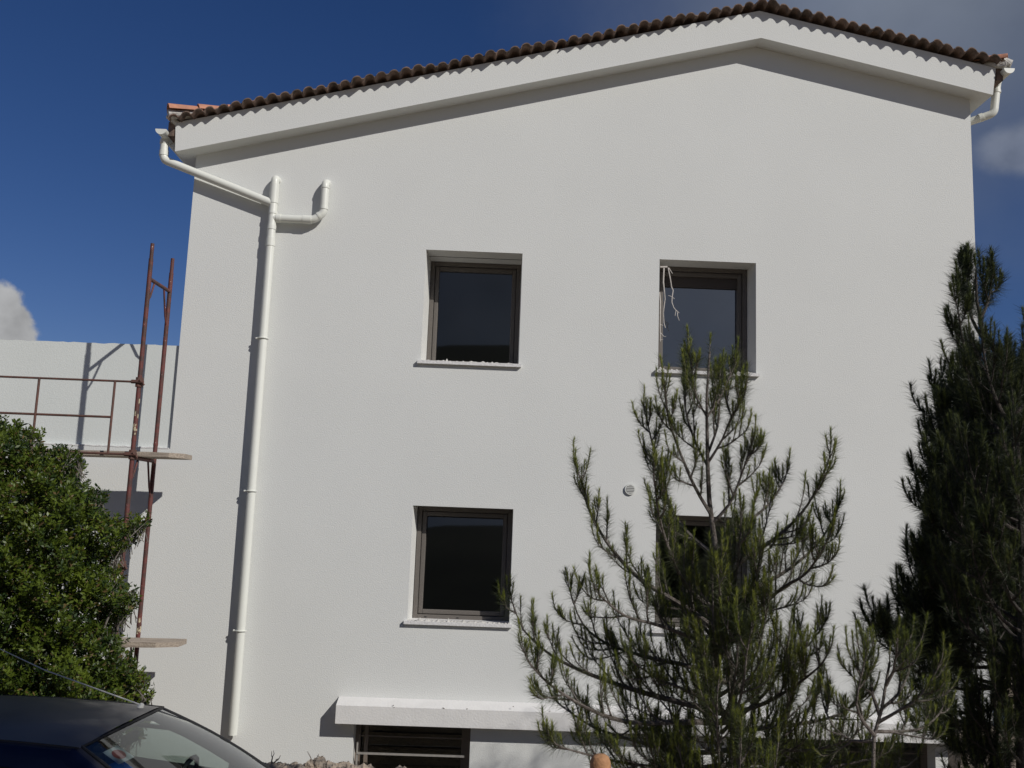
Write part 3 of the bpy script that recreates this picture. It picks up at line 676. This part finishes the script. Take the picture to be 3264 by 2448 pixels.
# small sapling pine at the right
YS = -6.3; sb = at(1884, 1659, YS)
sp = Pine('pine_tree', (sb.x, YS, 1.5), 'small sapling pine with bright tips left of the big dark pine', 17, 'pine trees', [M['needle_new'], M['needle_old']], sc=.72)
sp.trunk([(sb.x, YS, 1.45), at(1886, 1659, YS), at(1888, 1590, YS), at(1905, 1530, YS), at(1915, 1470, YS), at(1922, 1430, YS)], .022, .005)
for pts, dy in (([(1890, 1590), (1865, 1560), (1850, 1520), (1860, 1460)], -.1), ([(1900, 1545), (1885, 1500), (1880, 1460), (1872, 1430)], .1), ([(1905, 1530), (1940, 1500), (1960, 1460)], .1), ([(1897, 1560), (1950, 1530), (1990, 1500), (2010, 1470)], -.1),
                ([(1890, 1580), (1950, 1580), (2000, 1570), (2030, 1540)], .15), ([(1888, 1600), (1840, 1600), (1800, 1570), (1785, 1540)], .2), ([(1914, 1480), (1930, 1450), (1935, 1420)], -.1)):
    br(sp, pts, YS, dy, r0=.009, tl=.22)
sp.done()

# big dark pine leaving the frame on the right
YR = -5.0; rb = at(2185, 1659, YR)
rpn = Pine('pine_tree', (rb.x+.1, YR, 1.5), 'tall dense dark pine at the right side, its thin leader before the house corner', 27, 'pine trees', [M['needle_shaded_new'], M['needle_shaded']], 1.25, 1.1, 1.5)
rpn.trunk([(rb.x+.12, YR, 1.45), at(2212, 1659, YR), at(2206, 1540, YR), at(2196, 1400, YR), at(2192, 1200, YR), at(2185, 1080, YR), at(2165, 960, YR), at(2148, 850, YR), at(2130, 740, YR), at(2110, 650, YR), at(2108, 590, YR)], .055, .007)
B = [([(2145, 850), (2100, 800), (2081, 740), (2072, 690)], -.2), ([(2130, 740), (2100, 690), (2090, 640), (2086, 600)], .2), ([(2118, 690), (2135, 650), (2140, 620)], .1),
     ([(2165, 960), (2120, 910), (2090, 860), (2078, 800)], .2), ([(2180, 1060), (2130, 1010), (2093, 960), (2084, 900)], -.3), ([(2185, 1100), (2140, 1070), (2100, 1040), (2087, 990)], .3),
     ([(2188, 1160), (2130, 1140), (2087, 1100), (2062, 1060), (2047, 1020)], -.3), ([(2186, 1230), (2110, 1220), (2069, 1180), (2038, 1130), (2028, 1100)], .3),
     ([(2184, 1290), (2110, 1280), (2062, 1250), (2031, 1200), (2019, 1150)], -.5), ([(2182, 1340), (2100, 1340), (2056, 1310), (2028, 1260), (2019, 1200)], .4),
     ([(2180, 1400), (2100, 1410), (2038, 1380), (2003, 1330)], -.2), ([(2180, 1440), (2091, 1440), (2012, 1420), (1941, 1390), (1910, 1360)], .4), ([(2182, 1480), (2091, 1490), (2020, 1470), (1959, 1440), (1924, 1400)], -.4),
     ([(2184, 1520), (2100, 1540), (2047, 1530), (2003, 1500)], .5), ([(2186, 1620), (2120, 1620), (2064, 1600), (2038, 1580)], -.2), 
     ([(2155, 900), (2175, 850), (2180, 800)], .1), ([(2180, 1050), (2230, 1000), (2270, 930), (2280, 860)], -.2), ([(2186, 1150), (2250, 1120), (2300, 1060), (2330, 960)], .3), ([(2186, 1250), (2260, 1220), (2330, 1180)], -.3),
     ([(2184, 1350), (2260, 1330), (2340, 1290)], .3), ([(2182, 1450), (2260, 1440), (2340, 1400)], -.2), ([(2170, 950), (2200, 900), (2215, 830)], .2), ([(2175, 990), (2210, 950), (2235, 880)], -.25),
     ([(2175, 1000), (2220, 960), (2250, 900), (2260, 820)], .25), ([(2185, 1080), (2160, 1020), (2140, 950), (2135, 880)], -.25), ([(2186, 1150), (2200, 1080), (2215, 1010), (2220, 950)], -.3)]
for pts, dy in B: br(rpn, pts, YR, dy, r0=.013, tl=.15 if pts[0][1] < 1000 else .26, step=.085 if pts[0][1] < 1000 else .06)
for k in range(46):
    z = 3.0+k*.034; a = rg.uniform(0, 2*math.pi); L = .95*(1-(z-1.5)/4.2)+.1
    q = Vector((rb.x, YR, z)); d = Vector((math.cos(a)*.8, math.sin(a), 0))
    rpn.branch([q, q+d*L*.4+Vector((0, 0, .05)), q+d*L*.8+Vector((0, 0, .2)), q+d*L+Vector((0, 0, .4))], r0=.014, tl=.42)
rpn.done()

# second dark pine, mostly outside the frame
bx_, by_ = 2.68, -6.0
bp = Pine('pine_tree', (bx_, by_, 1.5), 'dark pine mostly cut off by the right edge, nearer than the leader pine', 37, 'pine trees', [M['needle_shaded_new'], M['needle_shaded']], 1.0, 1.0, 1.2, sc=.8)
bp.trunk([(bx_, by_, 1.45), (bx_-.02, by_, 2.8), (bx_+.02, by_, 4), (bx_, by_, 4.75)], .06, .008)
for k in range(60):
    z = 1.7+k*.05; a = rg.uniform(0, 2*math.pi); L = .58*(1-(z-1.5)/3.5)+.1; L *= .45 if (math.cos(a) < .2 and z < 3.35) else 1; q = Vector((bx_, by_, z)); d = Vector((math.cos(a), math.sin(a), 0))
    bp.branch([q, q+d*L*.4+Vector((0, 0, .06)), q+d*L*.8+Vector((0, 0, .2)), q+d*L+Vector((0, 0, .36))], r0=.011, tl=.28, step=.08)
bp.done()

def nn(a): return a/np.linalg.norm(a)
# trees standing behind the viewer, which shade the car roof and the dark pine
def broadleaf(name, base, c, rad, n, label, seed):
    rg = np.random.default_rng(seed); root = thing(name, base, label, 'tree'); wd = MB(); V = []; mi = []
    wd.tube(resample([base, (base[0]*.5+c[0]*.5+.1, base[1]*.5+c[1]*.5, (base[2]+c[2])/2), c], .4), list(np.linspace(.14, .05, len(resample([base, (base[0]*.5+c[0]*.5+.1, base[1]*.5+c[1]*.5, (base[2]+c[2])/2), c], .4)))), 9)
    for k in range(40):
        d = nn(rg.normal(size=3)); e = np.array(c)+d*np.array(rad)*rg.uniform(.6, 1.0); wd.tube([c, (np.array(c)+e)/2+rg.normal(size=3)*.1, e], [.04, .022, .008], 6)
        for j in range(n//40):
            p = e+rg.normal(size=3)*np.array(rad)*.2; dd = nn(rg.normal(size=3)); L = rg.uniform(.06, .10); sd = nn(np.cross(dd, rg.normal(size=3)))*L*.28
            V.append([p, p+dd*L*.5+sd, p+dd*L]); V.append([p, p+dd*L, p+dd*L*.5-sd]); mi += [0 if rg.random() < .5 else 1]*2
    wd.build('trunk', M['bark'], root); T = Tri(); T.v = [np.array(V)]; T.mi = [np.array(mi)]; T.build('crown', [M['leaf'], M['leafd']], root, base)
broadleaf('tree', (2.9, -12.6, 1.5), (2.25, -10.95, 8.1), (1.05, 1.05, 1.0), 20000, 'leafy tree out of frame behind the viewer shading the car roof', 5)
broadleaf('tree', (10.6, -10.4, 1.5), (9.7, -9.9, 8.2), (1.7, 1.7, 1.9), 24000, 'tall leafy tree out of frame to the right shading the dark pine', 6)

# ---------------------------------------------------------------- shrub on the left
poly = [(-260, 1100), (-120, 940), (-40, 915), (0, 912), (30, 925), (55, 940), (90, 948), (98, 985), (135, 980), (165, 990), (178, 1010), (170, 1050), (200, 1065), (225, 1080), (228, 1120), (262, 1140), (300, 1120), (322, 1130), (300, 1165), (275, 1185), (250, 1215), (255, 1260), (290, 1290), (296, 1330), (260, 1345), (240, 1380), (262, 1410), (292, 1450), (315, 1500), (335, 1515), (300, 1600), (0, 1700), (-300, 1650)]
def inside(x, y):
    c = False; j = len(poly)-1
    for i in range(len(poly)):
        if (poly[i][1] > y) != (poly[j][1] > y) and x < (poly[j][0]-poly[i][0])*(y-poly[i][1])/(poly[j][1]-poly[i][1])+poly[i][0]: c = not c
        j = i
    return c
def edist(x, y):
    m = 1e9
    for i in range(len(poly)):
        a = np.array(poly[i-1], float); b = np.array(poly[i], float); t = np.clip(np.dot(np.array([x, y])-a, b-a)/np.dot(b-a, b-a), 0, 1); m = min(m, np.linalg.norm(a+t*(b-a)-np.array([x, y])))
    return m
YB0 = -2.6; rg = np.random.default_rng(11)
bb = at(60, 1659, YB0); bush = thing('shrub', (bb.x, YB0, 1.5), 'dense bright green evergreen shrub growing beside the scaffold behind the car', 'shrub')
tri_v = []; tri_m = []
wood = MB()
stems = []
for k in range(26):
    tx, ty = None, None
    while True:
        tx, ty = rg.uniform(-220, 320), rg.uniform(930, 1500)
        if inside(tx, ty) and edist(tx, ty) > 18: break
    end = at(tx, ty, YB0+rg.uniform(-.4, .4)); st = Vector((bb.x+rg.uniform(-.5, .5), YB0+rg.uniform(-.2, .2), 1.4)); mid = st.lerp(end, .5)+Vector((rg.uniform(-.15, .15), rg.uniform(-.1, .1), -.1))
    wood.tube(resample([st, mid, end], .15), list(np.linspace(.02, .006, len(resample([st, mid, end], .15)))), 6, cap=False)
    stems.append(end)
cl = 0
while cl < 12500:
    x, y = rg.uniform(-260, 335), rg.uniform(912, 1690)
    if not inside(x, y): continue
    e = edist(x, y)
    if e < 5 and rg.random() < .4: continue
    if e < 28 and rg.random() < .25: continue
    th = .10+.8*min(1, e/110)**.7                # half depth of the crown here
    lump = math.sin(x*.045+1)*math.sin(y*.05)*.22
    u = 1-abs(rg.normal())*.55; dep = YB0-th*u*(1 if rg.random() < .78 else -1)+lump
    p = np.array(at(x, y, dep)); cl += 1
    up = nn(np.array([rg.normal()*.45+(.3 if x > 200 else 0), -.35+rg.normal()*.45, 1.0]))
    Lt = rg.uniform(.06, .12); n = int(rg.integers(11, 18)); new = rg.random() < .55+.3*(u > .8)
    for k in range(n):
        f = rg.uniform(.1, 1); b0 = p+up*Lt*f; r = rg.normal(size=3); r -= up*r.dot(up); r = nn(r); d = nn(up*rg.uniform(.3, 1.1)+r*1.0)
        L = rg.uniform(.03, .05); sd = nn(np.cross(d, rg.normal(size=3)))*L*.2
        a, c2, t2 = b0, b0+d*L*.5, b0+d*L
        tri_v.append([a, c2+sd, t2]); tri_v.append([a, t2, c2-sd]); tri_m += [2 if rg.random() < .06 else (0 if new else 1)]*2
    if e < 16:
        wood.tube([Vector(p-up*.12), Vector(p), Vector(p+up*Lt)], [.004, .003, .001], 4, cap=False)
wood.build('branches', M['barkd'], bush)
T = Tri(); T.v = [np.array(tri_v)]; T.mi = [np.array(tri_m)]; T.build('foliage', [M['leaf'], M['leafd'], M['leafb']], bush, tuple(bush.location))

# ---------------------------------------------------------------- car (built along +x, then turned)
car = thing('parked_car', (0, 0, 0), 'dusty dark blue hatchback parked in the lower left corner, stickers inside its windscreen', 'car')
def Z_roof(x): return 1.375+.055*math.sin(math.pi*min(1, max(0, (x+1.95)/2.35)))-(.10*max(0, (-1.4-x)/.45)**1.5)
# sections of the shell: (x, half width at waist, waist z, half width at roof, roof z)
m = MB(); n = 18
xs = [-1.85+i*1.85/n for i in range(n+1)]; ny = 12; vs = []
hw = lambda x: .505-.05*max(0, (-1.2-x)/.65)
for x in xs:
    for j in range(ny+1):
        t = -1+2*j/ny; fwd = .075*(1-t*t)*max(0, (x+1.0)/1.0)**2
        vs.append((x+fwd, t*hw(x), Z_roof(x)-.045*abs(t)**2.6-.012*t*t))
m.add(vs, [(i*(ny+1)+j, (i+1)*(ny+1)+j, (i+1)*(ny+1)+j+1, i*(ny+1)+j+1) for i in range(n) for j in range(ny)])
m.build('roof', M['paint'], car, smooth=True)
zr0 = Z_roof(0)-.057
# cant rails / door tops: outer skin from roof edge down to side window top
for s in (-1, 1):
    m = MB(); vs = []
    for x in xs:
        h0 = Z_roof(x)-.057; w0 = hw(x)
        vs += [(x, s*w0, h0), (x, s*(w0+.035), h0-.02), (x, s*(w0+.055), h0-.055), (x, s*(w0+.075), h0-.10)]
    fs = [(i*4+j, i*4+4+j, i*4+5+j, i*4+1+j) for i in range(n) for j in range(3)]; m.add(vs, fs if s > 0 else [f[::-1] for f in fs]); m.build('cant_rail', M['paint'], car, smooth=True)
    m = MB(); m.tube([(x, s*(hw(x)+.012), Z_roof(x)-.054) for x in xs], .004, 6); m.build('roof_seal', M['rubber'], car)
    # side glass and door pillars
    xe = .02; m = MB(); zt_ = lambda x: Z_roof(x)-.157
    w1 = .73
    m.quad((-1.65, s*(hw(-1.65)+.07), zt_(-1.65)), (xe+.0, s*(.575), zt_(0)), (.62, s*w1, .93), (-1.85, s*w1, .93)); m.build('side_window', M['carglass'], car)
    m = MB()
    for xa in (-.85, -1.55): m.add([(xa, s*.585, 1.27), (xa+.08, s*.585, 1.27), (xa+.06, s*.742, .92), (xa-.02, s*.742, .92)], [(0, 1, 2, 3)])
    m.tube([(-1.65, s*.55, 1.245), (-.85, s*.588, 1.268), (xe, s*.585, 1.215), (.30, s*.655, 1.09), (.64, s*.738, .925), (-1.9, s*.745, .925)], .014, 6)
    m.build('door_frame', M['rubber'], car)
    m = MB(); A = [Vector((0, s*.505, zr0)), Vector((.33, s*.60, 1.165)), Vector((.72, s*.70, .915))]
    vs = []
    for q in resample(A, .1): vs += [(q[0]+.01, q[1]-s*.02, q[2]), (q[0]-.03, q[1]+s*.02, q[2]-.0), (q[0]-.05, q[1]+s*.055, q[2]-.05), (q[0]-.09, q[1]+s*.02, q[2]-.07)]
    k = len(vs)//4; m.add(vs, [(i*4+j, i*4+4+j, i*4+4+(j+1) % 4, i*4+(j+1) % 4) for i in range(k-1) for j in range(4)]); m.build('pillar', M['paint'], car, smooth=True)
# windscreen
m = MB(); vs = []; nv = 10; nu = 12
for i in range(nv+1):
    f = i/nv
    for j in range(nu+1):
        t = -1+2*j/nu; x = f*.72+.075*(1-t*t)*(1+1.2*f); z = zr0+.012*(1-t*t)+.03*(1-t*t)*(1-f)-f*(zr0-.915)+.03*math.sin(f*math.pi); y = t*(.49+.20*f); vs.append((x, y, z))
m.add(vs, [(i*(nu+1)+j, (i+1)*(nu+1)+j, (i+1)*(nu+1)+j+1, i*(nu+1)+j+1) for i in range(nv) for j in range(nu)]); ws = m.build('windscreen', M['carglass'], car, smooth=True)
def WSP(f, t, off=0): 
    return Vector((f*.72+.075*(1-t*t)*(1+1.2*f)+off, t*(.49+.20*f), zr0+.012*(1-t*t)+.03*(1-t*t)*(1-f)-f*(zr0-.915)+.03*math.sin(f*math.pi)+off))
m = MB(); m.tube([WSP(0, -1+2*j/16, .002) for j in range(17)]+[WSP(f/8, 1, .002) for f in range(1, 9)], .007, 6); m.tube([WSP(f/8, -1, .002) for f in range(0, 9)], .008, 6); m.tube([WSP(1, -1+2*j/12, .004) for j in range(13)], .012, 6); m.build('windscreen_seal', M['rubber'], ws)
def sticker(name, f0, f1, t0, t1, mt, off=-.006, par=ws):
    m = MB(); n = 4; vs = [tuple(WSP(f0+(f1-f0)*i/n, t0+(t1-t0)*j/n, off)) for i in range(n+1) for j in range(n+1)]
    m.add(vs, [(i*(n+1)+j, (i+1)*(n+1)+j, (i+1)*(n+1)+j+1, i*(n+1)+j+1) for i in range(n) for j in range(n)]); return m.build(name, mt, par)
STK = sticker
sticker('blue_sticker', .20, .38, -.97, -.80, M['stickb'])
sticker('white_sticker', .10, .23, -.88, -.68, M['stickw'], -.004)
m = MB(); cc = []
for k in range(20): a = 2*math.pi*k/20; cc.append(tuple(WSP(.165+.042*math.sin(a), -.78+.065*math.cos(a), -.002)))
m.add(cc, [tuple(range(20))]); m.build('red_disc', M['stickr'], ws)
sticker('white_strip', .33, .36, -.94, -.86, M['stickw'], -.003)
# antenna whip leaning back from the front of the roof
m = MB(); ab = Vector((-.02, .22, Z_roof(-.02)-.005)); m.tube([ab, ab+Vector((.01, 0, .02))], [.02, .012], 10); m.tube([ab+Vector((0, 0, .015)), ab+Vector((-.55, -.03, .185)), ab+Vector((-1.0, -.03, .36))], [.0045, .0035, .002], 6); m.build('antenna', M['alu'], car, smooth=True)
# lower body: rounded shell sections front to back
secs = [(-2.05, .70, .35, .60), (-1.98, .78, .30, .93), (-1.5, .81, .28, .935), (-.5, .825, .28, .93), (.4, .825, .28, .925), (.80, .815, .28, .915), (1.2, .80, .28, .86), (1.55, .75, .30, .76), (1.72, .66, .33, .62)]
m = MB(); vs = []; K = 14
for x, w_, zb, zt2 in secs:
    for k in range(K):
        a = math.pi*2*k/K; cx = math.cos(a); sx = math.sin(a); ex = .45
        vs.append((x, w_*math.copysign(abs(cx)**ex, cx), (zb+zt2)/2+(zt2-zb)/2*math.copysign(abs(sx)**ex, sx)))
m.add(vs, [(i*K+k, i*K+(k+1) % K, (i+1)*K+(k+1) % K, (i+1)*K+k) for i in range(len(secs)-1) for k in range(K)]+[tuple(range(K-1, -1, -1)), tuple(range((len(secs)-1)*K, len(secs)*K))])
m.build('body', M['paint'], car, smooth=True)
# tailgate and rear glass
m = MB(); m.quad((-1.86, -.44, 1.22), (-1.86, .44, 1.22), (-2.0, .70, .92), (-2.0, -.70, .92)); m.build('rear_window', M['carglass'], car)
m = MB(); m.quad((-1.84, -.455, Z_roof(-1.85)-.06), (-1.84, .455, Z_roof(-1.85)-.06), (-1.87, .46, 1.22), (-1.87, -.46, 1.22)); m.build('tailgate', M['paint'], car)
for s in (-1, 1):
    m = MB(); m.quad((-1.85, s*.455, 1.27), (-1.66, s*.56, 1.24), (-1.84, s*.74, .92), (-2.0, s*.70, .92)); m.build('rear_pillar', M['paint'], car)
    m = MB(); m.box((1.56, s*.60-.13, .58), (1.70, s*.60+.10, .70)); m.build('headlight', M['lampw'], car, bevel=.02)
    m = MB(); m.box((-2.07, s*.62-.1, .62), (-1.98, s*.62+.1, .84)); m.build('tail_light', M['lampr'], car, bevel=.02)
    m = MB(); m.tube([(.40, s*.74, .93), (.38, s*.83, .94), (.37, s*.90, .95)], [.02, .07, .055], 10); m.build('wing_mirror', M['paint'], car, smooth=True)
    for xw in (-1.35, 1.08):
        wh = thing_part('wheel', car)
        m = MB(); m.tube([(xw, s*.64, .30), (xw, s*.65, .30), (xw, s*.83, .30), (xw, s*.84, .30)], [.26, .30, .30, .26], 28); m.build('tyre', M['rubber'], wh, smooth=True)
        m = MB(); m.tube([(xw, s*.80, .30), (xw, s*.846, .30)], [.19, .17], 20); m.build('rim', M['chrome'], wh, smooth=True)
m = MB(); m.box((1.70, -.26, .40), (1.745, .26, .51)); m.build('number_plate', M['plate'], car)
# cabin
m = MB(); m.box((.35, -.66, .80), (.80, .66, .90)); m.box((-1.9, -.7, .35), (.8, .7, .40)); m.tube([(-.03, -.48, zr0-.02), (-.03, .48, zr0-.02)], .02, 6); m.build('dashboard', M['trim'], car, bevel=.02)
m = MB(); m.tube([(.20+.05*math.sin(a), .36+.17*math.cos(a), .95+.16*math.sin(a)) for a in [2*math.pi*i/20 for i in range(21)]], .014, 6, cap=False); m.build('steering_wheel', M['rubber'], car, smooth=True)
for sy in (-.36, .36):
    for xx in (-.35, -1.2):
        m = MB(); m.box((xx, sy-.22, .42), (xx+.5, sy+.22, .62)); m.box((xx-.12, sy-.22, .6), (xx+.02, sy+.22, 1.08)); m.box((xx-.10, sy-.11, 1.10), (xx-.0, sy+.11, 1.24)); m.build('seat', M['seat'], car, bevel=.04)
m = MB(); m.box((.0, -.06, zr0-.10), (.03, .12, zr0-.04)); m.build('rear_view_mirror', M['trim'], car, bevel=.01)
car.location = (-1.92, -5.50, 4-1.15-zr0); car.rotation_euler = (0, 0, R(-3))

# ---------------------------------------------------------------- bank stones, post, blue jug, boundary wall
def stone(m, c, r, rr, sq=(1, 1, 1)):
    n, k = 9, 6; vs = []; ph = [rr.uniform(.72, 1.18) for _ in range(n*k)]
    for i in range(k):
        for j in range(n):
            th = math.pi*(i+.5)/k; a = 2*math.pi*j/n; q = r*ph[i*n+j]
            vs.append((c[0]+q*math.sin(th)*math.cos(a)*sq[0], c[1]+q*math.sin(th)*math.sin(a)*sq[1], c[2]+q*math.cos(th)*sq[2]))
    m.add(vs, [(i*n+j, (i+1)*n+j, (i+1)*n+(j+1) % n, i*n+(j+1) % n) for i in range(k-1) for j in range(n)]+[tuple(range(n)), tuple(range(k*n-1, (k-1)*n-1, -1))])
rr = random.Random(9); YK = -2.8
rw = MB()
def zpx(px, py): return at(px, py, YK)
for k in range(60):
    px = 520+k*4.0+rr.uniform(-2, 2); r = rr.uniform(.028, .05)
    if px > 770: r *= .6
    c = zpx(px, 1652+rr.uniform(-1, 4)); stone(rw, (c.x, YK+rr.uniform(-.1, .1), c.z-r*.7), r, rr, (1.3, 1, .8))
for k in range(160):
    c = zpx(480+rr.uniform(0, 400), 1675+rr.uniform(0, 80)); stone(rw, (c.x, YK+rr.uniform(-.12, .15), c.z), rr.uniform(.06, .11), rr)
for px, py, r in ((545, 1649, .05), (690, 1646, .06), (672, 1650, .05), (706, 1652, .05), (590, 1655, .045)):
    c = zpx(px, py); stone(rw, (c.x, YK, c.z-r*.35), r, rr)
o = rw.build('rubble_wall', M['rock'], origin=(-1.6, YK, 1.5)); tag(o, 'low rubble of grey brown stones under the left basement window', 'stone rubble')
for i, (px, lab) in enumerate(((588, 'dead twig sprouting from the rubble nearest the drainpipe foot'), (680, 'dead forked twig on the highest rubble stone'))):
    m = MB(); b0 = at(px, 1652, YK); 
    for k in range(4):
        m.tube(wig(b0, b0+Vector((rr.uniform(-.07, .07), 0, rr.uniform(.06, .12))), 4, .006, rr), [.006, .005, .004, .003, .002], 5)
    tag(m.build('dead_twig', M['barkd'], origin=tuple(b0)), lab, 'twig', 'dead twigs')
# rounded timber post
yq = -6.9; c = at(1297, 1640, yq); m = MB(); pr = [(c.z-1.4, .040), (c.z-.08, .041), (c.z-.03, .042), (c.z-.008, .040), (c.z+.010, .034), (c.z+.018, .020), (c.z+.020, .004)]
m.tube([(c.x+rr.gauss(0, .001), yq, z) for z, _ in pr], [r_ for _, r_ in pr], 18, jit=.035)
tag(m.build('timber_post', M['wood'], origin=(c.x, yq, 1.5), smooth=True), 'orange brown timber post with a rounded top at the foot of the open pine', 'post')
# boundary wall in shade at the lower right with a jug on it
yw = -1.6; a = at(2070, 1700, yw); p1 = at(2088, 1562, yw); p2 = at(2240, 1590, yw); p0 = at(2072, 1585, yw)
m = MB(); m.prism([(p0.x, .6), (p0.x+3.5, .6), (p0.x+3.5, p2.z-.05), (p1.x+.15, p1.z-.03), (p1.x, p1.z), (p0.x, p0.z)], yw, yw+.25)
tag(m.build('boundary_wall', M['hedge'], origin=(p0.x+1.5, yw, .6), bevel=.01), 'brownish rendered boundary wall with a pointed end beneath the dark pine', 'wall')
c = at(2164, 1538, yw+.1); zb = p1.z-.1; zb = p1.z-.03-(c.x-p1.x-.15)*(p1.z-.03-p2.z+.05)/(p0.x+3.5-p1.x-.15)
ht = c.z+.09-zb; m = MB(); pr = [(0, .055), (.02, .068), (.3, .068), (.34, .060), (.38, .068), (.62, .068), (.70, .058), (.85, .03), (.92, .02), (1.0, .022)]
m.tube([(c.x, yw+.12, zb+ht*z) for z, _ in pr], [r_*1.05 for _, r_ in pr], 18)
tag(m.build('water_jug', M['blue'], origin=(c.x, yw+.12, zb), smooth=True), 'pale blue plastic water jug standing on the boundary wall under the dark pine', 'jug')
